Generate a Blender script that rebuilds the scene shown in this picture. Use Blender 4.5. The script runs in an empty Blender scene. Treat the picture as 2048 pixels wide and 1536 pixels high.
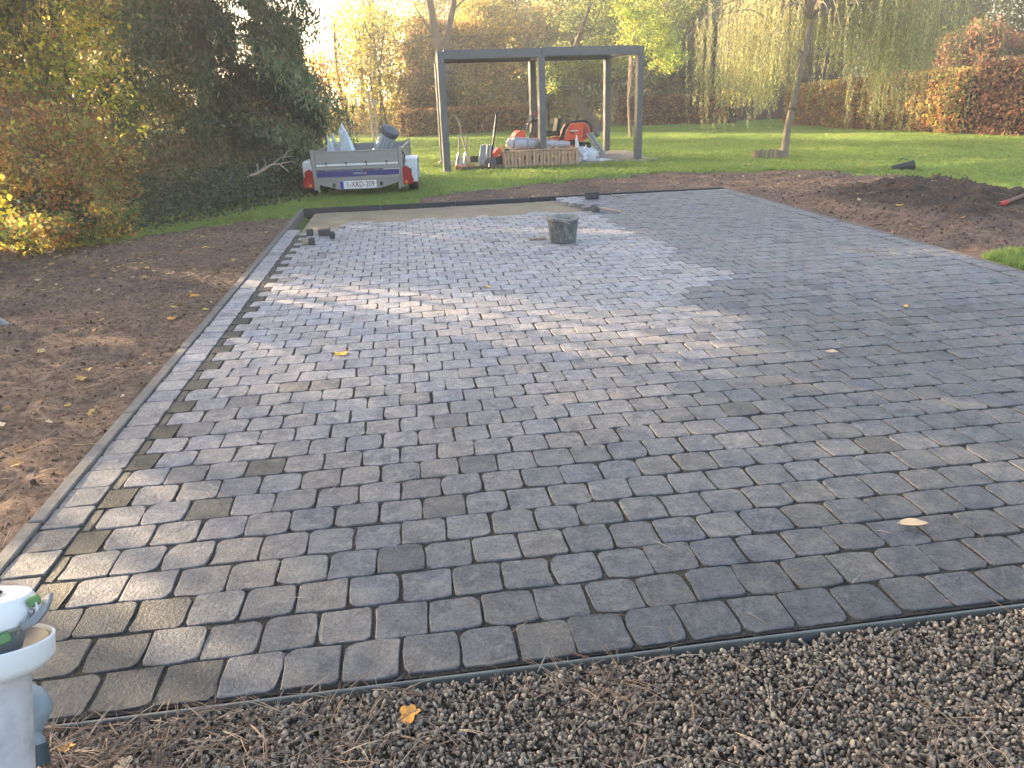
import bpy, math, random
import numpy as np
from mathutils import Vector, Matrix

rng = np.random.default_rng(7)
random.seed(7)
S = bpy.context.scene
COL = S.collection
PI = math.pi

# ------------------------------------------------------------------ camera, sky, sun, exposure
cam = bpy.data.cameras.new('camera')
cam.sensor_width = 36.0
cam.lens = 1533.0 / 2048.0 * 36.0
cam.clip_start = 0.05
cam.clip_end = 3000
camo = bpy.data.objects.new('camera', cam)
COL.objects.link(camo)
p_, r_, y_ = (math.radians(a) for a in (20.8, 2.1, 7.2))
F_ = Vector((math.sin(y_) * math.cos(p_), math.cos(y_) * math.cos(p_), -math.sin(p_)))
R0 = Vector((math.cos(y_), -math.sin(y_), 0))
U0 = R0.cross(F_)
R_ = R0 * math.cos(r_) - U0 * math.sin(r_)
U_ = U0 * math.cos(r_) + R0 * math.sin(r_)
camo.matrix_world = Matrix(((R_.x, U_.x, -F_.x, 0), (R_.y, U_.y, -F_.y, 0), (R_.z, U_.z, -F_.z, 1.345), (0, 0, 0, 1)))
S.camera = camo

SUN_AZ, SUN_EL = -51.0, 13.0          # degrees: azimuth from +Y (clockwise), elevation
w = bpy.data.worlds.new('World')
S.world = w
w.use_nodes = True
wn = w.node_tree
bg = wn.nodes['Background']
sky = wn.nodes.new('ShaderNodeTexSky')
sky.sky_type = 'NISHITA'
sky.sun_disc = False
sky.sun_elevation = math.radians(SUN_EL)
sky.sun_rotation = math.radians(SUN_AZ)
sky.air_density = 1.0
sky.dust_density = 4.0
sky.ozone_density = 0.8
wn.links.new(sky.outputs[0], bg.inputs[0])
bg.inputs[1].default_value = 0.125
sl = bpy.data.lights.new('sun', 'SUN')
sl.energy = 5.0
sl.angle = math.radians(0.6)
sl.color = (1.0, 0.76, 0.48)
so = bpy.data.objects.new('sun', sl)
COL.objects.link(so)
az, el = math.radians(SUN_AZ), math.radians(SUN_EL)
SD = Vector((math.sin(az) * math.cos(el), math.cos(az) * math.cos(el), math.sin(el)))
so.rotation_euler = SD.to_track_quat('Z', 'Y').to_euler()
so.location = SD * 60
S.view_settings.view_transform = 'Standard'
S.view_settings.look = 'None'
S.view_settings.exposure = 2.75
S.view_settings.gamma = 1.0
S.view_settings.use_curve_mapping = False
S.cycles.use_denoising = True
S.cycles.max_bounces = 7
S.cycles.diffuse_bounces = 4
S.cycles.transmission_bounces = 5
S.cycles.transparent_max_bounces = 8
S.cycles.sample_clamp_indirect = 8.0

# ------------------------------------------------------------------ materials
def newmat(name):
    m = bpy.data.materials.new(name)
    m.use_nodes = True
    nt = m.node_tree
    b = nt.nodes['Principled BSDF']
    return m, nt, b

def noise_node(nt, scale, detail=4, rough=0.6, vec=None, dist=0.0):
    n = nt.nodes.new('ShaderNodeTexNoise')
    n.inputs['Scale'].default_value = scale
    n.inputs['Detail'].default_value = detail
    n.inputs['Roughness'].default_value = rough
    n.inputs['Distortion'].default_value = dist
    if vec is not None: nt.links.new(vec, n.inputs['Vector'])
    return n

def ramp(nt, src, stops):
    r = nt.nodes.new('ShaderNodeValToRGB')
    e = r.color_ramp.elements
    while len(e) < len(stops): e.new(0.5)
    for i, (p, c) in enumerate(stops):
        e[i].position = p
        e[i].color = (c[0], c[1], c[2], 1)
    nt.links.new(src, r.inputs[0])
    return r

def mixc(nt, fac, a, b, mode='MIX'):
    m = nt.nodes.new('ShaderNodeMix')
    m.data_type = 'RGBA'
    m.blend_type = mode
    for val, idx in ((fac, 0), (a, 6), (b, 7)):
        if isinstance(val, (int, float)): m.inputs[idx].default_value = val
        elif isinstance(val, tuple): m.inputs[idx].default_value = (*val, 1) if len(val) == 3 else val
        else: nt.links.new(val, m.inputs[idx])
    return m.outputs[2]

def math_(nt, op, a, b=0.5):
    m = nt.nodes.new('ShaderNodeMath')
    m.operation = op
    for i, v in enumerate((a, b)):
        if isinstance(v, (int, float)): m.inputs[i].default_value = v
        else: nt.links.new(v, m.inputs[i])
    return m.outputs[0]

def bump(nt, b, h, strength=0.3, dist=0.01):
    n = nt.nodes.new('ShaderNodeBump')
    n.inputs['Strength'].default_value = strength
    n.inputs['Distance'].default_value = dist
    nt.links.new(h, n.inputs['Height'])
    nt.links.new(n.outputs[0], b.inputs['Normal'])

def plain(name, col, rough=0.6, metal=0.0, var=0.25, scale=8.0, bmp=0.15, spec=0.5, dirt=None, dirt_amt=0.5, transl=0.0):
    m, nt, b = newmat(name)
    tc = nt.nodes.new('ShaderNodeTexCoord')
    n = noise_node(nt, scale, 5, 0.65, tc.outputs['Object'])
    lo = tuple(c * (1 - var) for c in col)
    hi = tuple(min(1, c * (1 + var)) for c in col)
    c = ramp(nt, n.outputs[0], [(0.3, lo), (0.7, hi)]).outputs[0]
    if dirt:
        n2 = noise_node(nt, scale * 0.4, 6, 0.7, tc.outputs['Object'])
        f = ramp(nt, n2.outputs[0], [(0.45, (0, 0, 0)), (0.7, (dirt_amt,) * 3)]).outputs[0]
        c = mixc(nt, f, c, dirt)
    nt.links.new(c, b.inputs['Base Color'])
    b.inputs['Roughness'].default_value = rough
    b.inputs['Metallic'].default_value = metal
    b.inputs['Specular IOR Level'].default_value = spec
    if transl: b.inputs['Transmission Weight'].default_value = transl
    if bmp: bump(nt, b, n.outputs[0], bmp, 0.005)
    return m

def leaf_mat(name, trans=0.45, rough=0.5):
    m, nt, b = newmat(name)
    a = nt.nodes.new('ShaderNodeAttribute')
    a.attribute_name = 'leafcol'
    nt.links.new(a.outputs['Color'], b.inputs['Base Color'])
    b.inputs['Roughness'].default_value = rough
    b.inputs['Specular IOR Level'].default_value = 0.35
    t = nt.nodes.new('ShaderNodeBsdfTranslucent')
    g = nt.nodes.new('ShaderNodeGamma')
    g.inputs[1].default_value = 0.85
    nt.links.new(a.outputs['Color'], g.inputs[0])
    nt.links.new(g.outputs[0], t.inputs[0])
    mx = nt.nodes.new('ShaderNodeMixShader')
    mx.inputs[0].default_value = trans
    nt.links.new(b.outputs[0], mx.inputs[1])
    nt.links.new(t.outputs[0], mx.inputs[2])
    nt.links.new(mx.outputs[0], nt.nodes['Material Output'].inputs[0])
    return m

def bark_mat(name, c1, c2, scale=6):
    m, nt, b = newmat(name)
    tc = nt.nodes.new('ShaderNodeTexCoord')
    mp = nt.nodes.new('ShaderNodeMapping')
    mp.inputs['Scale'].default_value = (scale, scale, scale * 0.15)
    nt.links.new(tc.outputs['Object'], mp.inputs[0])
    n = noise_node(nt, 4, 6, 0.7, mp.outputs[0], 1.0)
    nt.links.new(ramp(nt, n.outputs[0], [(0.3, c1), (0.7, c2)]).outputs[0], b.inputs['Base Color'])
    b.inputs['Roughness'].default_value = 0.9
    bump(nt, b, n.outputs[0], 0.8, 0.02)
    return m

def stone_mat(name, from_object):
    m, nt, b = newmat(name)
    if from_object:
        a = nt.nodes.new('ShaderNodeObjectInfo'); base = a.outputs['Color']
    else:
        a = nt.nodes.new('ShaderNodeAttribute'); a.attribute_name = 'leafcol'; base = a.outputs['Color']
    geo = nt.nodes.new('ShaderNodeNewGeometry')
    P = geo.outputs['Position']
    n1 = noise_node(nt, 9, 6, 0.65, P)
    n2 = noise_node(nt, 90, 4, 0.7, P)
    n3 = noise_node(nt, 260, 3, 0.7, P)
    n4 = noise_node(nt, 22, 7, 0.78, P, 0.4)
    f1 = ramp(nt, n1.outputs[0], [(0.32, (0.58, 0.61, 0.67)), (0.5, (1, 1, 1)), (0.68, (1.36, 1.28, 1.16))]).outputs[0]
    c = mixc(nt, 1.0, base, f1, 'MULTIPLY')
    f2 = ramp(nt, n2.outputs[0], [(0.34, (0.40, 0.40, 0.40)), (0.5, (1, 1, 1)), (0.72, (1.4, 1.4, 1.4))]).outputs[0]
    c = mixc(nt, 0.75, c, f2, 'MULTIPLY')
    # pale lime bloom and scuffs
    f4 = ramp(nt, n4.outputs[0], [(0.50, (0, 0, 0)), (0.64, (0.95, 0.95, 0.95))]).outputs[0]
    c4 = mixc(nt, 1.0, base, (1.7, 1.62, 1.5), 'MULTIPLY')
    c = mixc(nt, f4, c, c4)
    f3 = ramp(nt, n3.outputs[0], [(0.62, (0, 0, 0)), (0.70, (0.7, 0.7, 0.7))]).outputs[0]
    c = mixc(nt, f3, c, (0.34, 0.33, 0.31))
    nt.links.new(c, b.inputs['Base Color'])
    b.inputs['Roughness'].default_value = 0.62
    b.inputs['Specular IOR Level'].default_value = 0.45
    v = nt.nodes.new('ShaderNodeTexVoronoi'); v.inputs['Scale'].default_value = 55
    nt.links.new(P, v.inputs['Vector'])
    pit = ramp(nt, v.outputs['Distance'], [(0.05, (0, 0, 0)), (0.25, (1, 1, 1))]).outputs[0]
    h = math_(nt, 'ADD', math_(nt, 'MULTIPLY', n2.outputs[0], 0.9), math_(nt, 'MULTIPLY', n4.outputs[0], 0.35))
    h = math_(nt, 'ADD', h, math_(nt, 'MULTIPLY', pit, 0.15))
    bump(nt, b, h, 0.8, 0.006)
    return m

def tint_mat(name, stops, rough=0.8, bs=0.4, trans=0.0, nscale=60, spec=0.4):
    """colour per instance from the 'tint' instance attribute"""
    m, nt, b = newmat(name)
    a = nt.nodes.new('ShaderNodeAttribute')
    a.attribute_type = 'INSTANCER'
    a.attribute_name = 'tint'
    c = ramp(nt, a.outputs['Fac'], stops).outputs[0]
    tc = nt.nodes.new('ShaderNodeNewGeometry')
    n = noise_node(nt, nscale, 4, 0.6, tc.outputs['Position'])
    f = ramp(nt, n.outputs[0], [(0.3, (0.7, 0.7, 0.7)), (0.7, (1.15, 1.15, 1.15))]).outputs[0]
    c = mixc(nt, 1.0, c, f, 'MULTIPLY')
    nt.links.new(c, b.inputs['Base Color'])
    b.inputs['Roughness'].default_value = rough
    b.inputs['Specular IOR Level'].default_value = spec
    if bs: bump(nt, b, n.outputs[0], bs, 0.003)
    if trans:
        t = nt.nodes.new('ShaderNodeBsdfTranslucent')
        nt.links.new(c, t.inputs[0])
        mx = nt.nodes.new('ShaderNodeMixShader')
        mx.inputs[0].default_value = trans
        nt.links.new(b.outputs[0], mx.inputs[1]); nt.links.new(t.outputs[0], mx.inputs[2])
        nt.links.new(mx.outputs[0], nt.nodes['Material Output'].inputs[0])
    return m

M = {}
M['leaf'] = leaf_mat('leaf', .55)
M['needle'] = leaf_mat('needle', 0.2, 0.6)
M['stone_obj'] = stone_mat('paving_single', True)
M['stone_att'] = stone_mat('paving_mass', False)
M['bark'] = bark_mat('bark', (0.05, 0.035, 0.025), (0.16, 0.125, 0.095))
M['bark_pale'] = bark_mat('pale_bark', (0.16, 0.12, 0.09), (0.36, 0.29, 0.22), 9)
M['twig'] = plain('twig', (0.13, 0.09, 0.055), 0.9, scale=12)
M['pale_wood'] = plain('dry_pale_wood', (0.40, 0.31, 0.24), 0.85, scale=20, var=0.3)
M['anthracite'] = plain('anthracite_aluminium', (0.115, 0.115, 0.125), 0.42, 0.0, 0.08, 5, 0.03)
M['concrete'] = plain('kerb_concrete', (0.14, 0.132, 0.125), 0.85, var=0.3, scale=30, bmp=0.4, dirt=(0.11, 0.085, 0.065), dirt_amt=0.7)
M['dark_kerb'] = plain('dark_kerb_concrete', (0.030, 0.033, 0.038), 0.8, var=0.3, scale=20, bmp=0.3)
M['strip'] = plain('grey_edging', (0.10, 0.112, 0.110), 0.55, var=0.2, scale=15, bmp=0.1, dirt=(0.09, 0.08, 0.07), dirt_amt=0.5)
M['alu'] = plain('brushed_aluminium', (0.28, 0.27, 0.268), 0.45, 0.35, 0.12, 6, 0.05, dirt=(0.33, 0.31, 0.29), dirt_amt=0.5)
M['galv'] = plain('galvanised_sheet', (0.52, 0.60, 0.68), 0.4, 0.35, 0.2, 5, 0.05)
M['galv_dull'] = plain('galvanised_dull', (0.38, 0.39, 0.40), 0.5, 0.4, 0.25, 9, 0.1)
M['white'] = plain('white_plastic', (0.74, 0.74, 0.76), 0.4, var=0.05, scale=3, bmp=0.02)
M['white_dirty'] = plain('white_plastic_smeared', (0.50, 0.48, 0.50), 0.45, var=0.10, scale=24, bmp=0.03, dirt=(0.16, 0.15, 0.16), dirt_amt=0.6)
M['blue'] = plain('blue_band', (0.025, 0.03, 0.17), 0.4, var=0.1)
M['rubber'] = plain('black_rubber', (0.018, 0.018, 0.02), 0.75, var=0.3, scale=20)
M['black'] = plain('black_plastic', (0.02, 0.02, 0.023), 0.45, var=0.2)
M['darkgrey'] = plain('dark_grey_plastic', (0.10, 0.10, 0.11), 0.5, var=0.1)
M['grey'] = plain('grey_plastic', (0.19, 0.195, 0.21), 0.45, var=0.1, scale=4)
M['pvc'] = plain('grey_pipe_plastic', (0.20, 0.245, 0.28), 0.4, var=0.08, scale=4)
M['green'] = plain('green_plastic', (0.10, 0.22, 0.08), 0.4, var=0.1)
M['red_lens'] = plain('red_lens', (0.28, 0.006, 0.008), 0.15, var=0.1)
M['amber'] = plain('amber_lens', (0.75, 0.18, 0.02), 0.2, var=0.1)
M['orange'] = plain('orange_red_paint', (0.78, 0.10, 0.04), 0.35, var=0.08, scale=4)
M['plate'] = plain('plate_white', (0.72, 0.70, 0.70), 0.4, var=0.03)
M['plate_red'] = plain('plate_lettering', (0.16, 0.02, 0.03), 0.5, var=0.05)
M['plate_blue'] = plain('plate_blue', (0.02, 0.04, 0.30), 0.4, var=0.05)
M['yellow'] = plain('yellow_print', (0.75, 0.42, 0.03), 0.5, var=0.05)
M['timber'] = plain('fresh_softwood', (0.52, 0.33, 0.22), 0.8, var=0.22, scale=14, bmp=0.15)
M['film'] = plain('grey_film', (0.42, 0.44, 0.50), 0.22, var=0.3, scale=14, bmp=0.5)
M['white_film'] = plain('white_plastic_sheet', (0.70, 0.71, 0.78), 0.3, var=0.12, scale=10, bmp=0.6)
M['tube'] = plain('old_grey_tube', (0.36, 0.37, 0.37), 0.6, var=0.3, scale=10)
M['brick'] = plain('brick_rubble', (0.36, 0.15, 0.09), 0.9, var=0.4, scale=12, bmp=0.5)
M['rust_handle'] = plain('worn_red_brown_handle', (0.16, 0.085, 0.065), 0.6, var=0.3, scale=15)
M['red'] = plain('red_plastic', (0.42, 0.05, 0.04), 0.5, var=0.1)
M['zinc_bucket'] = None

def bucket_mat():
    m, nt, b = newmat('cement_smeared_tub')
    tc = nt.nodes.new('ShaderNodeTexCoord')
    mp = nt.nodes.new('ShaderNodeMapping'); mp.inputs['Scale'].default_value = (14, 14, 5)
    nt.links.new(tc.outputs['Object'], mp.inputs[0])
    n = noise_node(nt, 1.6, 7, 0.75, mp.outputs[0], 1.5)
    c = ramp(nt, n.outputs[0], [(0.32, (0.035, 0.04, 0.04)), (0.47, (0.085, 0.095, 0.095)), (0.60, (0.18, 0.185, 0.18)), (0.76, (0.34, 0.335, 0.31))]).outputs[0]
    nt.links.new(c, b.inputs['Base Color']); b.inputs['Roughness'].default_value = 0.7
    bump(nt, b, n.outputs[0], 0.4, 0.004)
    return m
M['tub'] = bucket_mat()

def soil_mat():
    m, nt, b = newmat('garden_soil')
    g = nt.nodes.new('ShaderNodeNewGeometry'); P = g.outputs['Position']
    n1 = noise_node(nt, 1.3, 5, 0.6, P); n2 = noise_node(nt, 22, 6, 0.75, P); n3 = noise_node(nt, 120, 4, 0.7, P)
    c = ramp(nt, n2.outputs[0], [(0.3, (0.055, 0.037, 0.029)), (0.5, (0.175, 0.122, 0.095)), (0.72, (0.32, 0.235, 0.18))]).outputs[0]
    f = ramp(nt, n1.outputs[0], [(0.35, (0.72, 0.72, 0.74)), (0.65, (1.25, 1.15, 1.05))]).outputs[0]
    c = mixc(nt, 1.0, c, f, 'MULTIPLY')
    # damp darker earth in the fresh heap on the right
    sx = nt.nodes.new('ShaderNodeSeparateXYZ'); nt.links.new(P, sx.inputs[0])
    d = math_(nt, 'ADD', math_(nt, 'MULTIPLY', math_(nt, 'SUBTRACT', sx.outputs[2], 0.03), 6.0), math_(nt, 'MULTIPLY', n1.outputs[0], 0.5))
    wet = ramp(nt, d, [(0.6, (0, 0, 0)), (0.9, (0.7, 0.7, 0.7))]).outputs[0]
    c = mixc(nt, wet, c, (0.030, 0.024, 0.020))
    nt.links.new(c, b.inputs['Base Color']); b.inputs['Roughness'].default_value = 0.95
    b.inputs['Specular IOR Level'].default_value = 0.2
    h = math_(nt, 'ADD', n2.outputs[0], math_(nt, 'MULTIPLY', n3.outputs[0], 0.5))
    bump(nt, b, h, 0.9, 0.02)
    return m
M['soil'] = soil_mat()

def lawn_mat():
    m, nt, b = newmat('lawn_turf')
    g = nt.nodes.new('ShaderNodeNewGeometry'); P = g.outputs['Position']
    n1 = noise_node(nt, 0.5, 5, 0.6, P); n2 = noise_node(nt, 14, 6, 0.75, P); n3 = noise_node(nt, 90, 4, 0.8, P)
    c = ramp(nt, n2.outputs[0], [(0.3, (0.14, 0.20, 0.05)), (0.55, (0.23, 0.32, 0.08)), (0.8, (0.32, 0.41, 0.10))]).outputs[0]
    f = ramp(nt, n1.outputs[0], [(0.35, (0.8, 0.88, 0.85)), (0.65, (1.2, 1.1, 1.0))]).outputs[0]
    c = mixc(nt, 1.0, c, f, 'MULTIPLY')
    nt.links.new(c, b.inputs['Base Color']); b.inputs['Roughness'].default_value = 0.75
    b.inputs['Specular IOR Level'].default_value = 0.3
    bump(nt, b, math_(nt, 'ADD', n2.outputs[0], n3.outputs[0]), 1.0, 0.03)
    return m
M['lawn'] = lawn_mat()

def sand_mat(name, c1, c2, sc=160):
    m, nt, b = newmat(name)
    g = nt.nodes.new('ShaderNodeNewGeometry'); P = g.outputs['Position']
    n1 = noise_node(nt, sc, 4, 0.7, P); n2 = noise_node(nt, 3, 5, 0.6, P)
    c = ramp(nt, n1.outputs[0], [(0.35, c1), (0.65, c2)]).outputs[0]
    f = ramp(nt, n2.outputs[0], [(0.35, (0.82, 0.82, 0.82)), (0.65, (1.1, 1.08, 1.05))]).outputs[0]
    c = mixc(nt, 1.0, c, f, 'MULTIPLY')
    nt.links.new(c, b.inputs['Base Color']); b.inputs['Roughness'].default_value = 0.95
    b.inputs['Specular IOR Level'].default_value = 0.2
    bump(nt, b, n1.outputs[0], 0.8, 0.006)
    return m
M['bed_sand'] = sand_mat('coarse_bedding_sand', (0.17, 0.135, 0.09), (0.42, 0.35, 0.25), 60)
M['joint'] = sand_mat('dark_joint_dirt', (0.014, 0.013, 0.012), (0.070, 0.062, 0.053), 120)
M['grit'] = sand_mat('pale_grit', (0.25, 0.2, 0.16), (0.5, 0.42, 0.34), 50)
M['ground'] = sand_mat('ground_earth', (0.035, 0.028, 0.018), (0.10, 0.08, 0.05), 12)
M['gravel_bed'] = sand_mat('gravel_underlay', (0.05, 0.042, 0.033), (0.14, 0.11, 0.085), 90)
M['pebble'] = tint_mat('pebble', [(0.0, (0.10, 0.084, 0.07)), (0.35, (0.22, 0.184, 0.150)), (0.7, (0.31, 0.258, 0.205)), (1.0, (0.42, 0.35, 0.27))], 0.85, 0.5, spec=0.2)
M['clod'] = tint_mat('soil_clod', [(0.0, (0.045, 0.03, 0.022)), (0.6, (0.13, 0.088, 0.065)), (1.0, (0.22, 0.155, 0.11))], 0.95, 0.6, spec=0.1)
M['dry_needle'] = tint_mat('fallen_needle', [(0.0, (0.13, 0.08, 0.055)), (0.6, (0.29, 0.195, 0.135)), (1.0, (0.46, 0.36, 0.26))], 0.7, 0)
M['straw'] = tint_mat('soil_straw', [(0.0, (0.13, 0.075, 0.045)), (0.6, (0.30, 0.19, 0.12)), (1.0, (0.50, 0.36, 0.24))], 0.8, 0)
M['grass'] = tint_mat('grass_blade', [(0.0, (0.18, 0.26, 0.06)), (0.5, (0.33, 0.44, 0.11)), (0.85, (0.44, 0.54, 0.14)), (1.0, (0.36, 0.32, 0.12))], 0.6, 0, 0.5)
M['litter'] = tint_mat('small_fallen_leaf', [(0.0, (0.28, 0.13, 0.05)), (0.4, (0.45, 0.26, 0.10)), (0.7, (0.62, 0.42, 0.10)), (1.0, (0.62, 0.52, 0.38))], 0.6, 0, 0.2)
M['leaf_yellow'] = plain('yellow_leaf', (0.68, 0.40, 0.05), 0.6, var=0.25, scale=30)
M['leaf_orange'] = plain('orange_leaf', (0.60, 0.27, 0.04), 0.6, var=0.3, scale=30)
M['leaf_tan'] = plain('tan_leaf', (0.52, 0.38, 0.24), 0.65, var=0.2, scale=40)

# ------------------------------------------------------------------ object helpers
def link(name, me, m=None, parent=None, loc=(0, 0, 0), rot=(0, 0, 0)):
    o = bpy.data.objects.new(name, me)
    COL.objects.link(o)
    if m is not None and me is not None and len(me.materials) == 0: me.materials.append(m)
    o.location = loc
    o.rotation_euler = rot
    if parent: o.parent = parent
    return o

def tag(o, label=None, cat=None, group=None, kind=None):
    if label: o['label'] = label
    if cat: o['category'] = cat
    if group: o['group'] = group
    if kind: o['kind'] = kind
    return o

def empty(name, loc=(0, 0, 0), rz=0, label=None, cat=None, group=None, kind=None):
    o = bpy.data.objects.new(name, None)
    o.empty_display_size = 0.1
    COL.objects.link(o)
    o.location = loc
    o.rotation_euler = (0, 0, rz)
    return tag(o, label, cat, group, kind)

class MB:
    """collects vertices and faces for ONE mesh"""
    def __init__(s): s.v, s.f = [], []
    def add(s, vs, fs):
        k = len(s.v)
        s.v += [tuple(v) for v in vs]
        s.f += [tuple(i + k for i in f) for f in fs]
        return s
    def box(s, c, d, rot=None, bev=0.0):
        x, y, z = (a / 2 for a in d)
        b = min(bev, x * .45, y * .45, z * .45)
        if b > 0:
            vs = []
            for sx in (-1, 1):
                for sy in (-1, 1):
                    for sz in (-1, 1):
                        vs += [(sx * x, sy * (y - b), sz * (z - b)), (sx * (x - b), sy * y, sz * (z - b)), (sx * (x - b), sy * (y - b), sz * z)]
            def I(sx, sy, sz, a): return (((sx > 0) * 2 + (sy > 0)) * 2 + (sz > 0)) * 3 + a
            fs = []
            for q in (-1, 1):
                fs += [[I(q, -1, -1, 0), I(q, 1, -1, 0), I(q, 1, 1, 0), I(q, -1, 1, 0)], [I(-1, q, -1, 1), I(1, q, -1, 1), I(1, q, 1, 1), I(-1, q, 1, 1)], [I(-1, -1, q, 2), I(1, -1, q, 2), I(1, 1, q, 2), I(-1, 1, q, 2)]]
            for a in (-1, 1):
                for bb in (-1, 1):
                    fs += [[I(a, bb, -1, 0), I(a, bb, 1, 0), I(a, bb, 1, 1), I(a, bb, -1, 1)], [I(a, -1, bb, 0), I(a, 1, bb, 0), I(a, 1, bb, 2), I(a, -1, bb, 2)], [I(-1, a, bb, 1), I(1, a, bb, 1), I(1, a, bb, 2), I(-1, a, bb, 2)]]
                    for cc in (-1, 1): fs.append([I(a, bb, cc, 0), I(a, bb, cc, 1), I(a, bb, cc, 2)])
        else:
            vs = [(sx * x, sy * y, sz * z) for sx in (-1, 1) for sy in (-1, 1) for sz in (-1, 1)]
            fs = [[0, 1, 3, 2], [4, 6, 7, 5], [0, 4, 5, 1], [2, 3, 7, 6], [0, 2, 6, 4], [1, 5, 7, 3]]
        if rot is not None:
            vs = [rot @ Vector(v) for v in vs]
        vs = [(v[0] + c[0], v[1] + c[1], v[2] + c[2]) for v in vs]
        return s.add(vs, fs)
    def stube(s, pts, rad, n=12, caps=True, k=5):
        c = [Vector(p) for p in pts]
        if isinstance(rad, (int, float)): rad = [rad] * len(c)
        o, r = [], []
        for i in range(len(c) - 1):
            p0, p1, p2, p3 = c[max(i - 1, 0)], c[i], c[i + 1], c[min(i + 2, len(c) - 1)]
            for q in range(k):
                f = q / k
                o.append(.5 * ((2 * p1) + (-p0 + p2) * f + (2 * p0 - 5 * p1 + 4 * p2 - p3) * f * f + (-p0 + 3 * p1 - 3 * p2 + p3) * f ** 3))
                r.append(rad[i] * (1 - f) + rad[i + 1] * f)
        o.append(c[-1]); r.append(rad[-1])
        return s.tube(o, r, n, caps)
    def tube(s, pts, rad, n=8, caps=True):
        pts = [Vector(p) for p in pts]
        if isinstance(rad, (int, float)): rad = [rad] * len(pts)
        vs, fs = [], []
        prev = None
        for i, p in enumerate(pts):
            d = (pts[min(i + 1, len(pts) - 1)] - pts[max(i - 1, 0)])
            d = d.normalized() if d.length > 1e-9 else Vector((0, 0, 1))
            if prev is None:
                a = d.cross(Vector((0, 0, 1)) if abs(d.z) < .9 else Vector((1, 0, 0))).normalized()
            else:
                a = (prev - d * prev.dot(d)).normalized()
            prev = a
            b = d.cross(a)
            for k in range(n):
                t = 2 * PI * k / n
                vs.append(p + (a * math.cos(t) + b * math.sin(t)) * rad[i])
        for i in range(len(pts) - 1):
            for k in range(n):
                fs.append((i * n + k, i * n + (k + 1) % n, (i + 1) * n + (k + 1) % n, (i + 1) * n + k))
        if caps:
            fs.append(tuple(range(n - 1, -1, -1)))
            fs.append(tuple(range((len(pts) - 1) * n, len(pts) * n)))
        return s.add(vs, fs)
    def lathe(s, prof, n=24, c=(0, 0, 0), close=False, sx=1, sy=1, rot=None):
        vs, fs = [], []
        for r, z in prof:
            for k in range(n):
                t = 2 * PI * k / n
                v = Vector((r * math.cos(t) * sx, r * math.sin(t) * sy, z))
                if rot is not None: v = rot @ v
                vs.append((v[0] + c[0], v[1] + c[1], v[2] + c[2]))
        m_ = len(prof)
        for i in range(m_ - (0 if close else 1)):
            for k in range(n):
                j = (i + 1) % m_
                fs.append((i * n + k, i * n + (k + 1) % n, j * n + (k + 1) % n, j * n + k))
        return s.add(vs, fs)
    def prism(s, poly, a0, a1, axis=1, rot=None, c=(0, 0, 0)):
        """poly in the two other axes, extruded along axis from a0 to a1"""
        vs = []
        for a in (a0, a1):
            for u, v in poly:
                p = [0, 0, 0]
                o = [i for i in range(3) if i != axis]
                p[o[0]], p[o[1]], p[axis] = u, v, a
                p = Vector(p)
                if rot is not None: p = rot @ p
                vs.append((p[0] + c[0], p[1] + c[1], p[2] + c[2]))
        n = len(poly)
        fs = [tuple(range(n)), tuple(range(2 * n - 1, n - 1, -1))] + [(i, (i + 1) % n, n + (i + 1) % n, n + i) for i in range(n)]
        return s.add(vs, fs)
    def mesh(s, name, smooth=False):
        me = bpy.data.meshes.new(name)
        me.from_pydata(s.v, [], s.f)
        me.validate()
        import bmesh
        bm = bmesh.new(); bm.from_mesh(me)
        bmesh.ops.recalc_face_normals(bm, faces=bm.faces)
        bm.to_mesh(me); bm.free()
        if smooth: 
            me.polygons.foreach_set('use_smooth', [True] * len(me.polygons))
        me.update()
        return me
    def build(s, name, m, parent=None, smooth=False, loc=(0, 0, 0), rot=(0, 0, 0)):
        o = link(name, s.mesh(name, smooth), m, parent, loc, rot)
        if smooth == 'auto' or smooth is True:
            try: o.data.set_sharp_from_angle(angle=math.radians(40))
            except Exception: pass
        return o

def rotm(x=0, y=0, z=0):
    from mathutils import Euler
    return Euler((math.radians(x), math.radians(y), math.radians(z))).to_matrix()

def text_part(name, body, size, m, parent, loc, rot, sx=1.0):
    cu = bpy.data.curves.new(name, 'FONT')
    cu.body = body; cu.size = size; cu.align_x = 'CENTER'; cu.align_y = 'CENTER'; cu.extrude = 0.001
    tmp = bpy.data.objects.new(name, cu)
    COL.objects.link(tmp)
    dg = bpy.context.evaluated_depsgraph_get()
    me = bpy.data.meshes.new_from_object(tmp.evaluated_get(dg))
    bpy.data.objects.remove(tmp)
    o = link(name, me, None, parent, loc, rot)
    me.materials.clear(); me.materials.append(m)
    o.scale = (sx, 1, 1)
    return o

# numpy value noise
_tab = np.random.default_rng(11).random((256, 256))
def vnoise(x, y):
    xi, yi = np.floor(x).astype(int), np.floor(y).astype(int)
    fx, fy = x - xi, y - yi
    fx = fx * fx * (3 - 2 * fx); fy = fy * fy * (3 - 2 * fy)
    a = _tab[xi % 256, yi % 256]; b = _tab[(xi + 1) % 256, yi % 256]
    c = _tab[xi % 256, (yi + 1) % 256]; d = _tab[(xi + 1) % 256, (yi + 1) % 256]
    return (a * (1 - fx) + b * fx) * (1 - fy) + (c * (1 - fx) + d * fx) * fy
def fbm(x, y, f=1.0, o=4, g=0.5):
    x = np.asarray(x, float); y = np.asarray(y, float)
    t = np.zeros(np.broadcast(x, y).shape); a = 1.0; n = 0
    for i in range(o):
        t = t + a * vnoise(x * f + 17.3 * i, y * f + 5.1 * i); n += a
        a *= g; f *= 2.03
    return t / n

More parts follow.
